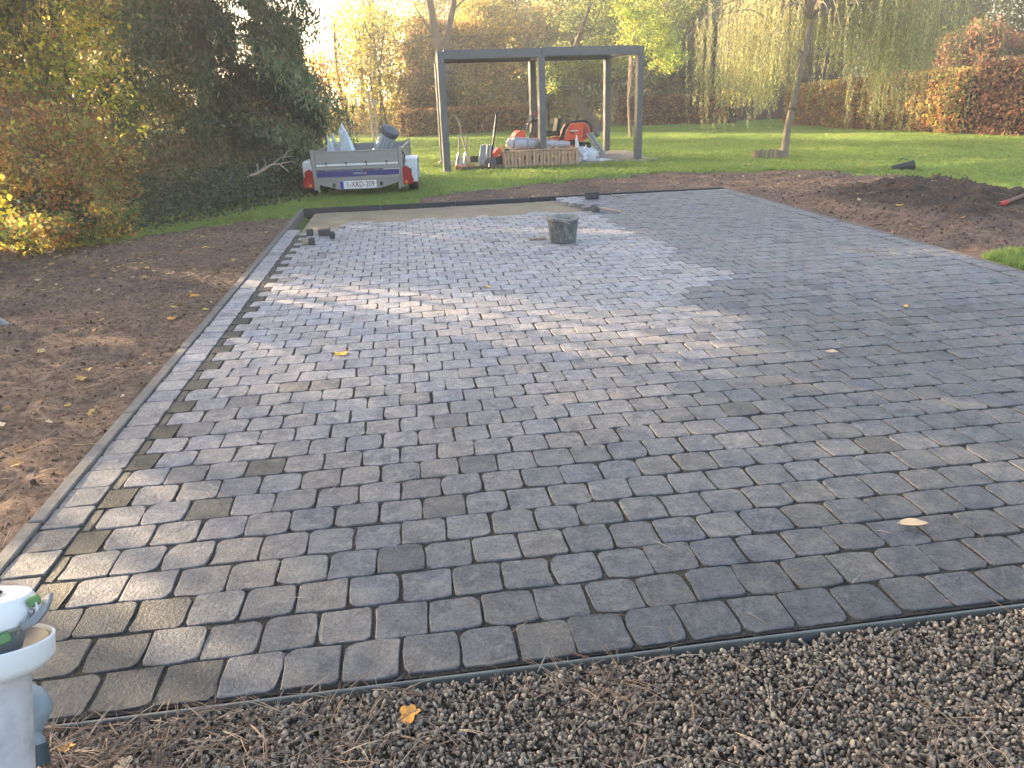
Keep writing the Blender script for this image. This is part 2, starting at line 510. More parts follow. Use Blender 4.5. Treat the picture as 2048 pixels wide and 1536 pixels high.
def np_mesh(name, V, Fq, attr=None, smooth=False):
    me = bpy.data.meshes.new(name)
    nv, nf, k = len(V), len(Fq), Fq.shape[1]
    me.vertices.add(nv); me.vertices.foreach_set('co', np.asarray(V, np.float32).ravel())
    me.loops.add(nf * k); me.loops.foreach_set('vertex_index', Fq.astype(np.int32).ravel())
    me.polygons.add(nf)
    me.polygons.foreach_set('loop_start', np.arange(0, nf * k, k, dtype=np.int32))
    me.polygons.foreach_set('loop_total', np.full(nf, k, np.int32))
    if attr is not None:
        a = me.color_attributes.new('leafcol', 'FLOAT_COLOR', 'POINT')
        c4 = np.ones((nv, 4), np.float32); c4[:, :3] = attr
        a.data.foreach_set('color', c4.ravel())
    me.update(calc_edges=True)
    if smooth: me.polygons.foreach_set('use_smooth', np.ones(nf, bool))
    return me

def grid_mesh(name, x0, x1, y0, y1, step, zf, keep=None, smooth=True):
    nx, ny = int((x1 - x0) / step) + 1, int((y1 - y0) / step) + 1
    X, Y = np.meshgrid(np.linspace(x0, x1, nx), np.linspace(y0, y1, ny), indexing='ij')
    Z = zf(X, Y)
    V = np.stack([X, Y, Z], -1).reshape(-1, 3)
    i, j = np.meshgrid(np.arange(nx - 1), np.arange(ny - 1), indexing='ij')
    a = (i * ny + j).ravel()
    Fq = np.stack([a, a + ny, a + ny + 1, a + 1], 1)
    if keep is not None:
        cx_, cy_ = V[Fq].mean(1)[:, 0], V[Fq].mean(1)[:, 1]
        Fq = Fq[keep(cx_, cy_)]
    return np_mesh(name, V, Fq, smooth=smooth)

# geometry-nodes scatter for uncountable stuff
def scatter(name, pts, rot, scl, idx, tint, protos, kind='stuff', label=None, parent=None):
    n = len(pts)
    me = bpy.data.meshes.new(name)
    me.vertices.add(n); me.vertices.foreach_set('co', np.asarray(pts, np.float32).ravel())
    a = me.attributes.new('rot', 'FLOAT_VECTOR', 'POINT'); a.data.foreach_set('vector', np.asarray(rot, np.float32).ravel())
    a = me.attributes.new('scl', 'FLOAT_VECTOR', 'POINT')
    scl = np.asarray(scl, np.float32)
    if scl.ndim == 1: scl = np.stack([scl] * 3, 1)
    a.data.foreach_set('vector', scl.ravel())
    a = me.attributes.new('idx', 'INT', 'POINT'); a.data.foreach_set('value', np.asarray(idx, np.int32))
    a = me.attributes.new('tint', 'FLOAT', 'POINT'); a.data.foreach_set('value', np.asarray(tint, np.float32))
    o = link(name, me, None, parent)
    c = bpy.data.collections.new(name + '_kinds')
    for k, pm in enumerate(protos):
        po = bpy.data.objects.new('%s_%02d' % (name, k), pm)
        c.objects.link(po)
    ng = bpy.data.node_groups.new(name, 'GeometryNodeTree')
    ng.interface.new_socket('Geometry', in_out='INPUT', socket_type='NodeSocketGeometry')
    ng.interface.new_socket('Geometry', in_out='OUTPUT', socket_type='NodeSocketGeometry')
    N = ng.nodes
    gi, go = N.new('NodeGroupInput'), N.new('NodeGroupOutput')
    ip = N.new('GeometryNodeInstanceOnPoints')
    ci = N.new('GeometryNodeCollectionInfo')
    ci.inputs[0].default_value = c
    ci.inputs['Separate Children'].default_value = True
    ci.inputs['Reset Children'].default_value = True
    def att(nm, t):
        x = N.new('GeometryNodeInputNamedAttribute'); x.data_type = t; x.inputs[0].default_value = nm
        return x.outputs[0]
    L = ng.links
    L.new(gi.outputs[0], ip.inputs['Points'])
    L.new(ci.outputs[0], ip.inputs['Instance'])
    ip.inputs['Pick Instance'].default_value = True
    L.new(att('idx', 'INT'), ip.inputs['Instance Index'])
    er = N.new('FunctionNodeEulerToRotation')
    L.new(att('rot', 'FLOAT_VECTOR'), er.inputs[0]); L.new(er.outputs[0], ip.inputs['Rotation'])
    L.new(att('scl', 'FLOAT_VECTOR'), ip.inputs['Scale'])
    L.new(ip.outputs[0], go.inputs[0])
    md = o.modifiers.new('scatter', 'NODES'); md.node_group = ng
    return tag(o, label, None, None, kind)

HAZE = 0.0052
def haze():
    m = bpy.data.materials.new('haze'); m.use_nodes = True
    nt = m.node_tree; nt.nodes.remove(nt.nodes['Principled BSDF'])
    v = nt.nodes.new('ShaderNodeVolumePrincipled')
    v.inputs['Color'].default_value = (1, .97, .93, 1); v.inputs['Density'].default_value = HAZE; v.inputs['Anisotropy'].default_value = .45
    nt.links.new(v.outputs[0], nt.nodes['Material Output'].inputs['Volume'])
    MB().box((0, 60, 6), (700, 700, 14.6)).build('haze', m)['kind'] = 'stuff'
if HAZE: haze()

# ------------------------------------------------------------------ ground plan
SOIL = np.array([(-1.42, 9.9), (-1.7, 9.85), (-2.4, 9.5), (-3.2, 8.6), (-4.3, 8.2), (-9, 8.0), (-9, 0.9), (-1.5, 0.9), (-1.42, 0.9),
                 (4.45, 0.9), (4.45, 5.5), (4.76, 5.55), (5.6, 5.65), (6.1, 6.2), (6.25, 6.9), (6.5, 7.4), (6.98, 8.04), (7.26, 9.03), (7.44, 9.94), (7.32, 10.88), (6.93, 11.58), (6.04, 12.32),
                 (4.95, 12.8), (3.64, 12.75), (2.27, 12.24), (1.03, 11.72), (0.27, 11.3), (0.1, 10.56), (-1.42, 10.56)])
def sdist(X, Y, P=SOIL):
    """signed distance to the soil and paving area, negative inside"""
    x, y = X.ravel(), Y.ravel()
    d = np.full(x.shape, 1e9); ins = np.zeros(x.shape, bool)
    n = len(P)
    for i in range(n):
        a, b = P[i], P[(i + 1) % n]
        e = b - a
        t = np.clip(((x - a[0]) * e[0] + (y - a[1]) * e[1]) / (e @ e), 0, 1)
        d = np.minimum(d, np.hypot(x - a[0] - t * e[0], y - a[1] - t * e[1]))
        if a[1] != b[1]:
            c = ((a[1] > y) != (b[1] > y)) & (x < (b[0] - a[0]) * (y - a[1]) / (b[1] - a[1]) + a[0])
            ins ^= c
    return np.where(ins, -d, d).reshape(X.shape)
def edge_noise(X, Y): return (fbm(X, Y, 2.5, 4) - 0.5) * 0.35 + (fbm(X, Y, 14, 2) - .5) * .1
def patio_dist(X, Y):
    """outside distance to the paved rectangle"""
    dx = np.maximum(np.maximum(-1.405 - X, X - 4.435), 0); dy = np.maximum(np.maximum(1.53 - Y, Y - 10.56), 0)
    return np.hypot(dx, dy)

tag(link('ground', np_mesh('ground', [(-340, -280, -.25), (340, -280, -.25), (340, 400, -.25), (-340, 400, -.25)], np.array([[0, 1, 2, 3]])), M['ground']), kind='structure')

def lawn_z(X, Y):
    s = sdist(X, Y) + edge_noise(X, Y) * np.clip(patio_dist(X, Y) * 3, 0, 1)
    z = 0.0 + (fbm(X, Y, .35, 3) - .5) * .04 + (fbm(X, Y, 6, 2) - .5) * .012
    z = np.where(patio_dist(X, Y) < .3, np.minimum(z, -.004), z)
    return np.where(s < 0, z + np.maximum(s * 1.5, -.2), z)
tag(link('lawn', grid_mesh('lawn', -12, 26, 0.2, 34, 0.09, lawn_z, lambda x, y: sdist(x, y) > -.35), M['lawn']), kind='structure')
tag(link('far_meadow', np_mesh('far_meadow', [(-200, 33.5, -.03), (200, 33.5, -.03), (200, 300, -.03), (-200, 300, -.03)], np.array([[0, 1, 2, 3]])), M['lawn']), kind='structure')

def mound(X, Y):
    r = 0
    for mx, my, sx, sy, h in ((5.75, 8.0, .90, .85, .30), (6.35, 7.3, .6, .4, .10), (5.3, 6.7, .5, .45, .10), (5.5, 9.3, .8, .5, .06), (4.95, 8.6, .45, .5, .05), (4.85, 7.3, .3, .6, .05)):
        r = r + h * np.exp(-((X - mx) / sx) ** 2 - ((Y - my) / sy) ** 2)
    return r
def soil_z(X, Y):
    s = sdist(X, Y) + edge_noise(X, Y) * np.clip(patio_dist(X, Y) * 3, 0, 1)
    pd = patio_dist(X, Y)
    left = X < 1.3
    z = -.012 + (fbm(X, Y, 1.1, 4) - .5) * .09 + (fbm(X, Y * 1.6, 5, 4, .6) - .5) * .085 + (fbm(X + 9, Y, 35, 3, .6) - .5) * .016
    lump = np.clip((X - 4.5) * 1.2, 0, 1) * np.clip((9.8 - Y) * .8, 0, 1)
    z = z + lump * ((fbm(X, Y, 4, 5, .7) - .45) * .20) + mound(X, Y) * (X > 4.4) * np.clip((X - 4.42) * 3, 0, 1)
    # footprints and hollows on the left bed
    for hx, hy, rr, dd in ((-2.2, 3.65, .14, .09), (-1.95, 3.25, .12, .07), (-2.4, 3.0, .16, .08), (-1.9, 4.45, .10, .04), (-1.7, 4.6, .09, .035), (-2.1, 4.5, .1, .03), (-2.9, 3.4, .2, .05)):
        z = z - dd * np.exp(-((X - hx) ** 2 + (Y - hy) ** 2) / rr ** 2)
    z = z + np.where(X < -3.3, np.clip(-3.3 - X, 0, 1) * .08, 0)
    z = np.where(pd < .25, z * (pd / .25) + (-.018) * (1 - pd / .25), z)
    z = np.where(s > 0, z - np.minimum(s * .8, .3), z)
    return z
tag(link('soil_bed_left', grid_mesh('soil_bed_left', -7, -1.403, 1.2, 10.3, 0.03, soil_z), M['soil']), kind='structure')
tag(link('soil_bed_right', grid_mesh('soil_bed_right', -.2, 8, 5.2, 13.3, 0.035, soil_z, lambda x, y: ~((x < 4.437) & (y < 10.562))), M['soil']), kind='structure')

# ------------------------------------------------------------------ the paved patio
patio = tag(empty('patio', (0, 0, 0)), kind='structure')
X0, X1 = -1.40, 4.435
PT = 0.15
def flat(name, x0, x1, y0, y1, z, m, parent=patio):
    return link(name, grid_mesh(name, x0, x1, y0, y1, .06, lambda X, Y: z + (fbm(X, Y, 4, 3) - .5) * .008), m, parent)


def stone_proto(seed, w=PT, d=PT, n=16, j=.0023, r0=.006, r1=.032, h=.05):
    r = random.Random(seed)
    hx, hy = w / 2 - j, d / 2 - j
    cr = [r.uniform(r0, r1) for _ in range(4)]
    pts = []
    corners = [(hx, hy), (-hx, hy), (-hx, -hy), (hx, -hy)]
    for q, (cx_, cy_) in enumerate(corners):
        c = cr[q]
        sx, sy = (1 if cx_ > 0 else -1), (1 if cy_ > 0 else -1)
        for t in (0.08, .5, .92):
            a = PI / 2 * (q + t)
            ccx, ccy = cx_ - sx * c, cy_ - sy * c
            pts.append((ccx + c * math.cos(a), ccy + c * math.sin(a)))
        nx_, ny_ = corners[(q + 1) % 4]
        t = r.uniform(.4, .6)
        pts.append((cx_ * (1 - t) + nx_ * t, cy_ * (1 - t) + ny_ * t))
    am = .0045
    pts = [(x + r.uniform(-am, am * .6) * (1 if x > 0 else -1), y + r.uniform(-am, am * .6) * (1 if y > 0 else -1)) for x, y in pts]
    k = len(pts)
    tx, ty = r.uniform(-.012, .012), r.uniform(-.012, .012)
    vs = [(x, y, -h) for x, y in pts]
    vs += [(x * 1.0, y * 1.0, -.004 + x * tx + y * ty + r.uniform(-.0015, .0015)) for x, y in pts]
    vs += [(x - .0022 * (x / hx), y - .0022 * (y / hy), -.001 + x * tx + y * ty + r.uniform(-.001, .0006)) for x, y in pts]
    fs = [(i, (i + 1) % k, k + (i + 1) % k, k + i) for i in range(k)] + [(k + i, k + (i + 1) % k, 2 * k + (i + 1) % k, 2 * k + i) for i in range(k)]
    fs.append(tuple(range(2 * k, 3 * k)))
    return vs, fs, k
def proto_mesh(name, vf, m):
    me = bpy.data.meshes.new(name)
    me.from_pydata(vf[0], [], vf[1]); me.update()
    k = vf[2]
    me.polygons.foreach_set('use_smooth', [i >= k and i < 2 * k for i in range(len(me.polygons))])
    me.materials.append(m)
    return me

# where the stones lie
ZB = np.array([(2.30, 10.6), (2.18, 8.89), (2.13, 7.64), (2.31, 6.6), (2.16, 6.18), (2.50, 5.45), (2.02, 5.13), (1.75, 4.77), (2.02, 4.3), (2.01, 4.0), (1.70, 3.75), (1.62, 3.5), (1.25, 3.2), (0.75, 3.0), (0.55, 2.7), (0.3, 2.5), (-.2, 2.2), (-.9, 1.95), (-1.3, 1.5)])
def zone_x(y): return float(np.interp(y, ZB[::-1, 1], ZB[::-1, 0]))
def laid(x, y):
    if x < -.72: lim = 8.62 + (.12 if x > -1.0 else 0)
    elif x < 1.98: lim = 9.12 + .02 * math.sin(x * 9)
    elif x < 2.14: lim = 9.12
    else: lim = 99
    if x >= 1.9 and y > 9.1:
        # staircase of whole stones up to the far kerb
        return x > 2.22 - (y - 9.1) * .25 + .08
    return y < lim
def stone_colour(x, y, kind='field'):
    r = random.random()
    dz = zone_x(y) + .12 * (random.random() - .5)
    fade = min(1, max(0, (y - 1.6) / 3.6))  # foreground shade put into the stone colour: darker towards the gravel
    side = min(1, max(0, (x + 1.0) / 3.5)) * (1 - fade)  # painted shade deepens towards the near right
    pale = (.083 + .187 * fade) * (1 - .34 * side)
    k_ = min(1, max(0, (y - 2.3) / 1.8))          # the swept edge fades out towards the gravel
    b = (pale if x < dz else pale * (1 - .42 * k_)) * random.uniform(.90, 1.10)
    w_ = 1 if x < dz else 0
    cool = (1 - fade) * .5 + (1 - w_) * .5  # bluer where the foreground shade is painted, and in the dark zone
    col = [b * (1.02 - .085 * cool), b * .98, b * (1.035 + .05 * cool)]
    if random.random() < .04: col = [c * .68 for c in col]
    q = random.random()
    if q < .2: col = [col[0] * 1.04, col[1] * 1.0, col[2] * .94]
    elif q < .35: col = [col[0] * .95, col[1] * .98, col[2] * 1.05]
    if y < 1.95 and x < -.78 + (y < 1.7) * .25: col = [b * .40, b * .44, b * .50]  # dark corner stones, with the shade over them painted in
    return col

link('joint_bed', grid_mesh('joint_bed', -1.36, 4.43, 1.55, 10.46, .075, lambda X, Y: -.008 + (fbm(X, Y, 4, 3) - .5) * .006 + (fbm(X, Y, 30, 2) - .5) * .004, lambda x, y: (y < 8.5) | ((y < 9.05) & (x > -.7)) | (x > 2.28)), M['joint'], patio)
stones = []
for j in range(60):
    yc = 1.555 + PT * (j + .5)
    if yc > 10.47: break
    off = -1.157 if j % 2 == 0 else -1.081
    k = 0
    while True:
        xc = off + PT * (k + .5)
        k += 1
        if xc + PT / 2 > 4.252: break
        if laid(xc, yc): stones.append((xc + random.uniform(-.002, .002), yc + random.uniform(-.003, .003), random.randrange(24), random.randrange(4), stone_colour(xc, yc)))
def cam_size(x, y):
    v = Vector((x, y, -1.345)); d = v.dot(F_)
    u = v.dot(R_) / d * 1533; vv = v.dot(U_) / d * 1533
    vis = abs(u) < 1100 and abs(vv) < 840
    return (1 if vis else 0) * (1345 / (d * d) * 1000 / max(d, .1))
stones.sort(key=lambda s: -cam_size(s[0], s[1]))
PV = [stone_proto(100 + i) for i in range(24)]
PM = [proto_mesh('paving_stone', v, M['stone_obj']) for v in PV]
def put_stone(name, me, x, y, q, col, z=None, parent=patio):
    o = bpy.data.objects.new(name, me); COL.objects.link(o)
    o.location = (x, y, random.uniform(-.0025, .0015) if z is None else z)
    o.rotation_euler = (random.uniform(-.008, .008), random.uniform(-.008, .008), q * PI / 2 + random.uniform(-.012, .012))
    o.color = (*col, 1)
    o.parent = parent
    return o
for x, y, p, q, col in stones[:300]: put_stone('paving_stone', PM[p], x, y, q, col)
def mass(name, lst, protos, m):
    Vs, Fs, Cs, base = [], [], [], 0
    tops = []
    vs_all, fs_all, col_all = [], [], []
    for x, y, p, q, col in lst:
        v, f, k = protos[p]
        a = q * PI / 2 + random.uniform(-.01, .01); ca, sa = math.cos(a), math.sin(a)
        dz = random.uniform(-.0025, .0015)
        n0 = len(vs_all)
        vs_all += [(x + vx * ca - vy * sa, y + vx * sa + vy * ca, vz + dz) for vx, vy, vz in v]
        fs_all += [tuple(i + n0 for i in ff) for ff in f]
        col_all += [(*col, 1)] * len(v)
    me = bpy.data.meshes.new(name); me.from_pydata(vs_all, [], fs_all)
    a = me.color_attributes.new('leafcol', 'FLOAT_COLOR', 'POINT')
    a.data.foreach_set('color', np.array(col_all, np.float32).ravel())
    o = link(name, me, m, patio); o['kind'] = 'stuff'
    return o
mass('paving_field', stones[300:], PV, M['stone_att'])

# border courses left and right, cut pieces between border and field
BV = [stone_proto(300 + i, .143, .148, r0=.006, r1=.02) for i in range(10)]
BM = [proto_mesh('border_stone', v, M['stone_obj']) for v in BV]
j = 0
while True:
    yc = 1.60 + .1485 * (j + .5)
    if yc > 8.86: break
    c = stone_colour(-1.27, yc); 
    put_stone('border_stone', BM[random.randrange(10)], -1.271, yc, random.choice((0, 2)), c)
    j += 1
for j in range(60):
    yc = 1.555 + PT * (j + .5)
    if yc > 10.47: break
    put_stone('border_stone', BM[random.randrange(10)], 4.332, yc, random.choice((0, 2)), stone_colour(4.33, yc))
def slab(w, d, seed): return stone_proto(seed, w, d, j=.003, r0=.001, r1=.004)
cutA = proto_mesh('cut_stone', slab(.112, .150, 5), M['stone_obj'])
cutB = proto_mesh('cut_stone', slab(.038, .150, 6), M['stone_obj'])
cutC = proto_mesh('half_stone', slab(.078, .148, 7), M['stone_obj'])
for j in range(60):
    yc = 1.555 + PT * (j + .5)
    if yc < 8.5:
        dk = random.uniform(.028, .045)
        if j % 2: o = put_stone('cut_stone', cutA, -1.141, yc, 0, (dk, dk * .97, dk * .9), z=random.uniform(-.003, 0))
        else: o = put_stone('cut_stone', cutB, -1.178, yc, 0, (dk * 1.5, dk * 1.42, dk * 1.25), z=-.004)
        o.rotation_euler = (0, 0, random.uniform(-.01, .01))
    if yc < 10.47 and j % 2:
        put_stone('half_stone', cutC, 4.2105, yc, 0, stone_colour(4.21, yc))
# a few dark unswept stones in the near left rows
dark_spots = [(-.80, 2.55), (-.62, 2.85), (-1.08, 1.63), (-.93, 1.63), (-1.0, 1.78), (1.16, 4.15), (1.3, 4.4)]
for o in list(patio.children):
    if o.name.startswith('paving_stone'):
        for dx, dy in dark_spots:
            if abs(o.location.x - dx) < .075 and abs(o.location.y - dy) < .075:
                o.color = (.060, .060, .060, 1)

# uncovered bedding sand, kerbs, edging strip
link('bedding_sand', grid_mesh('bedding_sand', -1.2, 2.35, 8.4, 10.455, .02, lambda X, Y: -.050 + (fbm(X, Y, 3, 3) - .5) * .012 + (fbm(X, Y, 40, 3, .7) - .5) * .008 + .035 * np.exp(-((X + 1.1) / .25) ** 2 - ((Y - 8.6) / .25) ** 2)), M['bed_sand'], patio)
for k in range(9):
    y0 = 1.54 + k * 1.0
    y1 = min(y0 + .992, 10.53)
    MB().box((-1.372, (y0 + y1) / 2, -.075), (.053, y1 - y0, .16), bev=.004).build('kerb', M['concrete'], patio, loc=(random.uniform(-.002, .002), 0, random.uniform(0, .003)))
for k in range(9):
    y0 = 1.54 + k * 1.0
    y1 = min(y0 + .992, 10.53)
    MB().box((4.422, (y0 + y1) / 2, -.078), (.028, y1 - y0, .16), bev=.003).build('kerb', M['concrete'], patio)
for k in range(6):
    x0 = -1.345 + k * 1.0
    x1 = min(x0 + .992, 4.40)
    MB().box(((x0 + x1) / 2, 10.505, -.055), (x1 - x0, .06, .13), bev=.005).build('kerb', M['dark_kerb'], patio, loc=(0, random.uniform(-.003, .003), random.uniform(-.004, .003)))
for k in range(3):
    x0 = -1.42 + k * 2.0
    x1 = min(x0 + 1.996, 4.44)
    MB().box(((x0 + x1) / 2, 1.528, -.067), (x1 - x0, .009, .14), bev=.002).build('edging_strip', M['strip'], patio)

# ------------------------------------------------------------------ gravel in the foreground
tag(link('gravel_path', grid_mesh('gravel_path', -3.2, 4.9, -1.5, 1.518, .05, lambda X, Y: -.040 + (fbm(X, Y, 3, 3) - .5) * .01), M['gravel_bed']), kind='structure')
def pebble_proto(seed):
    import bmesh
    bm = bmesh.new(); bmesh.ops.create_icosphere(bm, subdivisions=2, radius=1)
    r = random.Random(seed)
    dirs = [Vector((r.gauss(0, 1), r.gauss(0, 1), r.gauss(0, 1))).normalized() for _ in range(9)]
    cut = [r.uniform(.45, .85) for _ in dirs]
    for v in bm.verts:
        for d_, c_ in zip(dirs, cut):
            t = v.co.dot(d_)
            if t > c_: v.co -= d_ * (t - c_) * .97
    me = bpy.data.meshes.new('pebble'); bm.to_mesh(me); bm.free()
    me.polygons.foreach_set('use_smooth', [True] * len(me.polygons))
    return me
pebs = [pebble_proto(i) for i in range(12)]
for p in pebs: p.materials.append(M['pebble'])
clods = [pebble_proto(i + 50) for i in range(8)]
for p in clods: p.materials.append(M['clod']); p.polygons.foreach_set('use_smooth', [False] * len(p.polygons))
def rnd_rot(n): return rng.random((n, 3)) * 2 * PI
def gravel():
    P = []
    n = 100000
    x = rng.uniform(-1.8, 3.1, n); y = rng.uniform(.6, 1.514, n)
    z = -.034 + rng.random(n) * .030
    s = rng.uniform(.0030, .0070, n) * np.where(rng.random(n) < .08, 1.35, 1)
    tint = np.clip(rng.normal(.42, .30, n), 0, 1)
    sc = np.stack([s * rng.uniform(.9, 1.7, n), s * rng.uniform(.7, 1.2, n), s * rng.uniform(.5, .95, n)], 1)
    rot = rnd_rot(n); rot[:, :2] *= .25
    z = np.minimum(z + .004, -.001 - s * .4)
    return scatter('gravel', np.stack([x, y, z], 1), rot, sc, rng.integers(0, 12, n), tint, pebs, label='loose grey and beige gravel beside the paving')
gravel()

def needle_proto(seed, L=.075, w=.0008, bend=.12, pair=False):
    r = random.Random(seed)
    mb = MB()
    for s_ in ((-1, 1) if pair else (1,)):
        b = r.uniform(-bend, bend)
        a = r.uniform(.03, .12) * s_
        pts = [(L * t, L * (b * t * t + a * t), L * .05 * math.sin(t * PI)) for t in (0, .33, .66, 1)]
        mb.tube(pts, [w, w, w * .8, w * .4], 3)
    return mb.mesh('needle')
needles = [needle_proto(i, pair=i % 2 == 0) for i in range(8)]
for p in needles: p.materials.append(M['dry_needle'])
straws = [needle_proto(i + 20, bend=.35, w=.0011) for i in range(6)]
for p in straws: p.materials.append(M['straw'])
def needle_litter():
    n = 26000
    x = rng.uniform(-1.6, 3.2, n); y = rng.uniform(.6, 1.53, n)
    d = fbm(x, y, 3.0, 3)
    left = np.clip((.1 - x) * .8, 0, .75)
    keep = rng.random(n) < np.clip((d - .50) * 3.5, 0.03, .8) * .55 + left * .9
    x, y = x[keep], y[keep]; n = len(x)
    z = -.010 + rng.random(n) * .012 + np.where(rng.random(n) < .12, .010, 0)
    rot = np.stack([rng.uniform(-.3, .3, n), rng.uniform(-.35, .25, n), rng.random(n) * 2 * PI], 1)
    return scatter('needle_litter', np.stack([x, y, z], 1), rot, rng.uniform(.6, 1.35, n), rng.integers(0, 8, n), rng.random(n), needles, label='brown fallen pine needles scattered over the gravel')
needle_litter()
def patio_needles():
    n = 260
    x = rng.uniform(-1.3, 4.2, n); y = 1.56 + rng.random(n) ** 1.6 * 5
    rot = np.stack([np.zeros(n), np.zeros(n), rng.random(n) * 2 * PI], 1)
    return scatter('paving_needles', np.stack([x, y, np.full(n, .003)], 1), rot, rng.uniform(.5, 1.0, n), rng.integers(0, 8, n), rng.random(n), needles, label='stray pine needles lying on the paving stones')
patio_needles()
def soil_scatter():
    n = 16000
    x = np.concatenate([rng.uniform(-4.2, -1.42, n), rng.uniform(.2, 7.6, n // 2)])
    y = np.concatenate([rng.uniform(1.3, 9.8, n), rng.uniform(5.4, 12.7, n // 2)])
    s_ = sdist(x, y); pd = patio_dist(x, y)
    k = (s_ < -.05) & (pd > .02)
    x, y = x[k], y[k]; n = len(x)
    z = soil_z(x, y)
    s = rng.uniform(.002, .007, n) * np.where(rng.random(n) < .05, 2.4, 1) * np.where(x > 4.4, 1.4, 1)
    scatter('soil_clods', np.stack([x, y, z + s * .2], 1), rnd_rot(n), np.stack([s * 1.2, s, s * .7], 1), rng.integers(0, 8, n), rng.random(n), clods, label='small crumbs of brown soil on the beds')
    n = 1500
    x = rng.normal(5.7, .9, n); y = rng.normal(7.9, 1.3, n)
    k = (sdist(x, y) < -.05) & (patio_dist(x, y) > .04); x, y = x[k], y[k]; n = len(x)
    s = rng.uniform(.005, .019, n) * rng.uniform(.6, 1.2, n)
    scatter('heap_clods', np.stack([x, y, soil_z(x, y) + s * .2], 1), rnd_rot(n), np.stack([s * 1.3, s, s * .8], 1), rng.integers(0, 8, n), rng.random(n) * .7 + .2, clods, label='coarse dark clods on the soil heap')
    n = 15000
    x = np.concatenate([rng.uniform(-4.2, -1.42, n), rng.uniform(4.45, 7.2, n // 6)])
    y = np.concatenate([rng.uniform(1.3, 9.8, n), rng.uniform(5.6, 10, n // 6)])
    k = (sdist(x, y) < -.05) & (patio_dist(x, y) > .01) & ((fbm(x, y, 1.7, 3) > .47) | (rng.random(len(x)) < .3))
    x, y = x[k], y[k]; n = len(x)
    z = soil_z(x, y) + .004
    rot = np.stack([rng.uniform(-.2, .2, n), rng.uniform(-.3, .1, n), rng.random(n) * 2 * PI], 1)
    scatter('dry_straw', np.stack([x, y, z], 1), rot, rng.uniform(.4, 1.3, n), rng.integers(0, 6, n), rng.random(n), straws, label='dry grass stalks and needles lying on the soil')
soil_scatter()
def leaf_proto(seed, L=.05, lobes=5):
    r = random.Random(seed)
    mb = MB(); n = 10
    vs = [(0, 0, .002)]
    for i in range(n * 2):
        a = 2 * PI * i / (n * 2)
        rr = L * (.5 + .28 * abs(math.cos(a * lobes / 2)) * r.uniform(.7, 1.2))
        vs.append((rr * math.cos(a) * 1.2, rr * math.sin(a) * .85, .18 * rr * math.sin(a * 2 + seed) + .006))
    fs = [(0, i + 1, (i + 1) % (n * 2) + 1) for i in range(n * 2)]
    st = len(vs)
    vs += [(-L * .4, -.001, .004), (-L * .4, .001, .004), (-L * 1.1, 0, .012)]
    fs.append((st, st + 1, st + 2))
    mb.add(vs, fs)
    return mb.mesh('leaf')
lf = [leaf_proto(i, .045) for i in range(6)]
for p in lf: p.materials.append(M['litter'])
def leaf_litter():
    n = 1500
    x = np.concatenate([rng.uniform(-4.2, -1.45, 200), rng.uniform(-.2, 7.6, 420), rng.uniform(-3, 13, 700), rng.uniform(-4.2, -2.2, 150)])
    y = np.concatenate([rng.uniform(1.5, 9.9, 200), rng.uniform(6, 12.8, 420), rng.uniform(10.6, 23, 700), rng.uniform(6.5, 9.2, 150)])
    pd = patio_dist(x, y)
    k = pd > .03
    x, y = x[k], y[k]; n = len(x)
    s_ = sdist(x, y)
    z = np.where(s_ < -.05, soil_z(x, y) + .006, lawn_z(x, y) + .04)
    scatter('leaf_litter', np.stack([x, y, z], 1), np.stack([rng.uniform(-.4, .4, n), rng.uniform(-.4, .4, n), rng.random(n) * 6.28], 1), rng.uniform(.3, .8, n), rng.integers(0, 6, n), rng.random(n), lf, label='small fallen leaves dotted over soil and lawn')
leaf_litter()

# grass
def tuft_proto(seed, n=14, h=.05):
    r = random.Random(seed)
    vs, fs = [], []
    for i in range(n):
        a = r.uniform(0, 2 * PI); d0 = r.uniform(0, .035); b = r.uniform(0, 2 * PI)
        hh = h * r.uniform(.55, 1.15); w_ = .0022; ln = r.uniform(.1, .7) * hh
        x, y = d0 * math.cos(a), d0 * math.sin(a)
        px, py = -math.sin(b) * w_, math.cos(b) * w_
        k = len(vs)
        vs += [(x - px, y - py, 0), (x + px, y + py, 0), (x + px + math.cos(b) * ln * .35, y + py + math.sin(b) * ln * .35, hh * .6), (x - px + math.cos(b) * ln * .35, y - py + math.sin(b) * ln * .35, hh * .6), (x + math.cos(b) * ln, y + math.sin(b) * ln, hh)]
        fs += [(k, k + 1, k + 2, k + 3), (k + 3, k + 2, k + 4)]
    return MB().add(vs, fs).mesh('tuft')
tufts = [tuft_proto(i) for i in range(8)]
for t in tufts: t.materials.append(M['grass'])
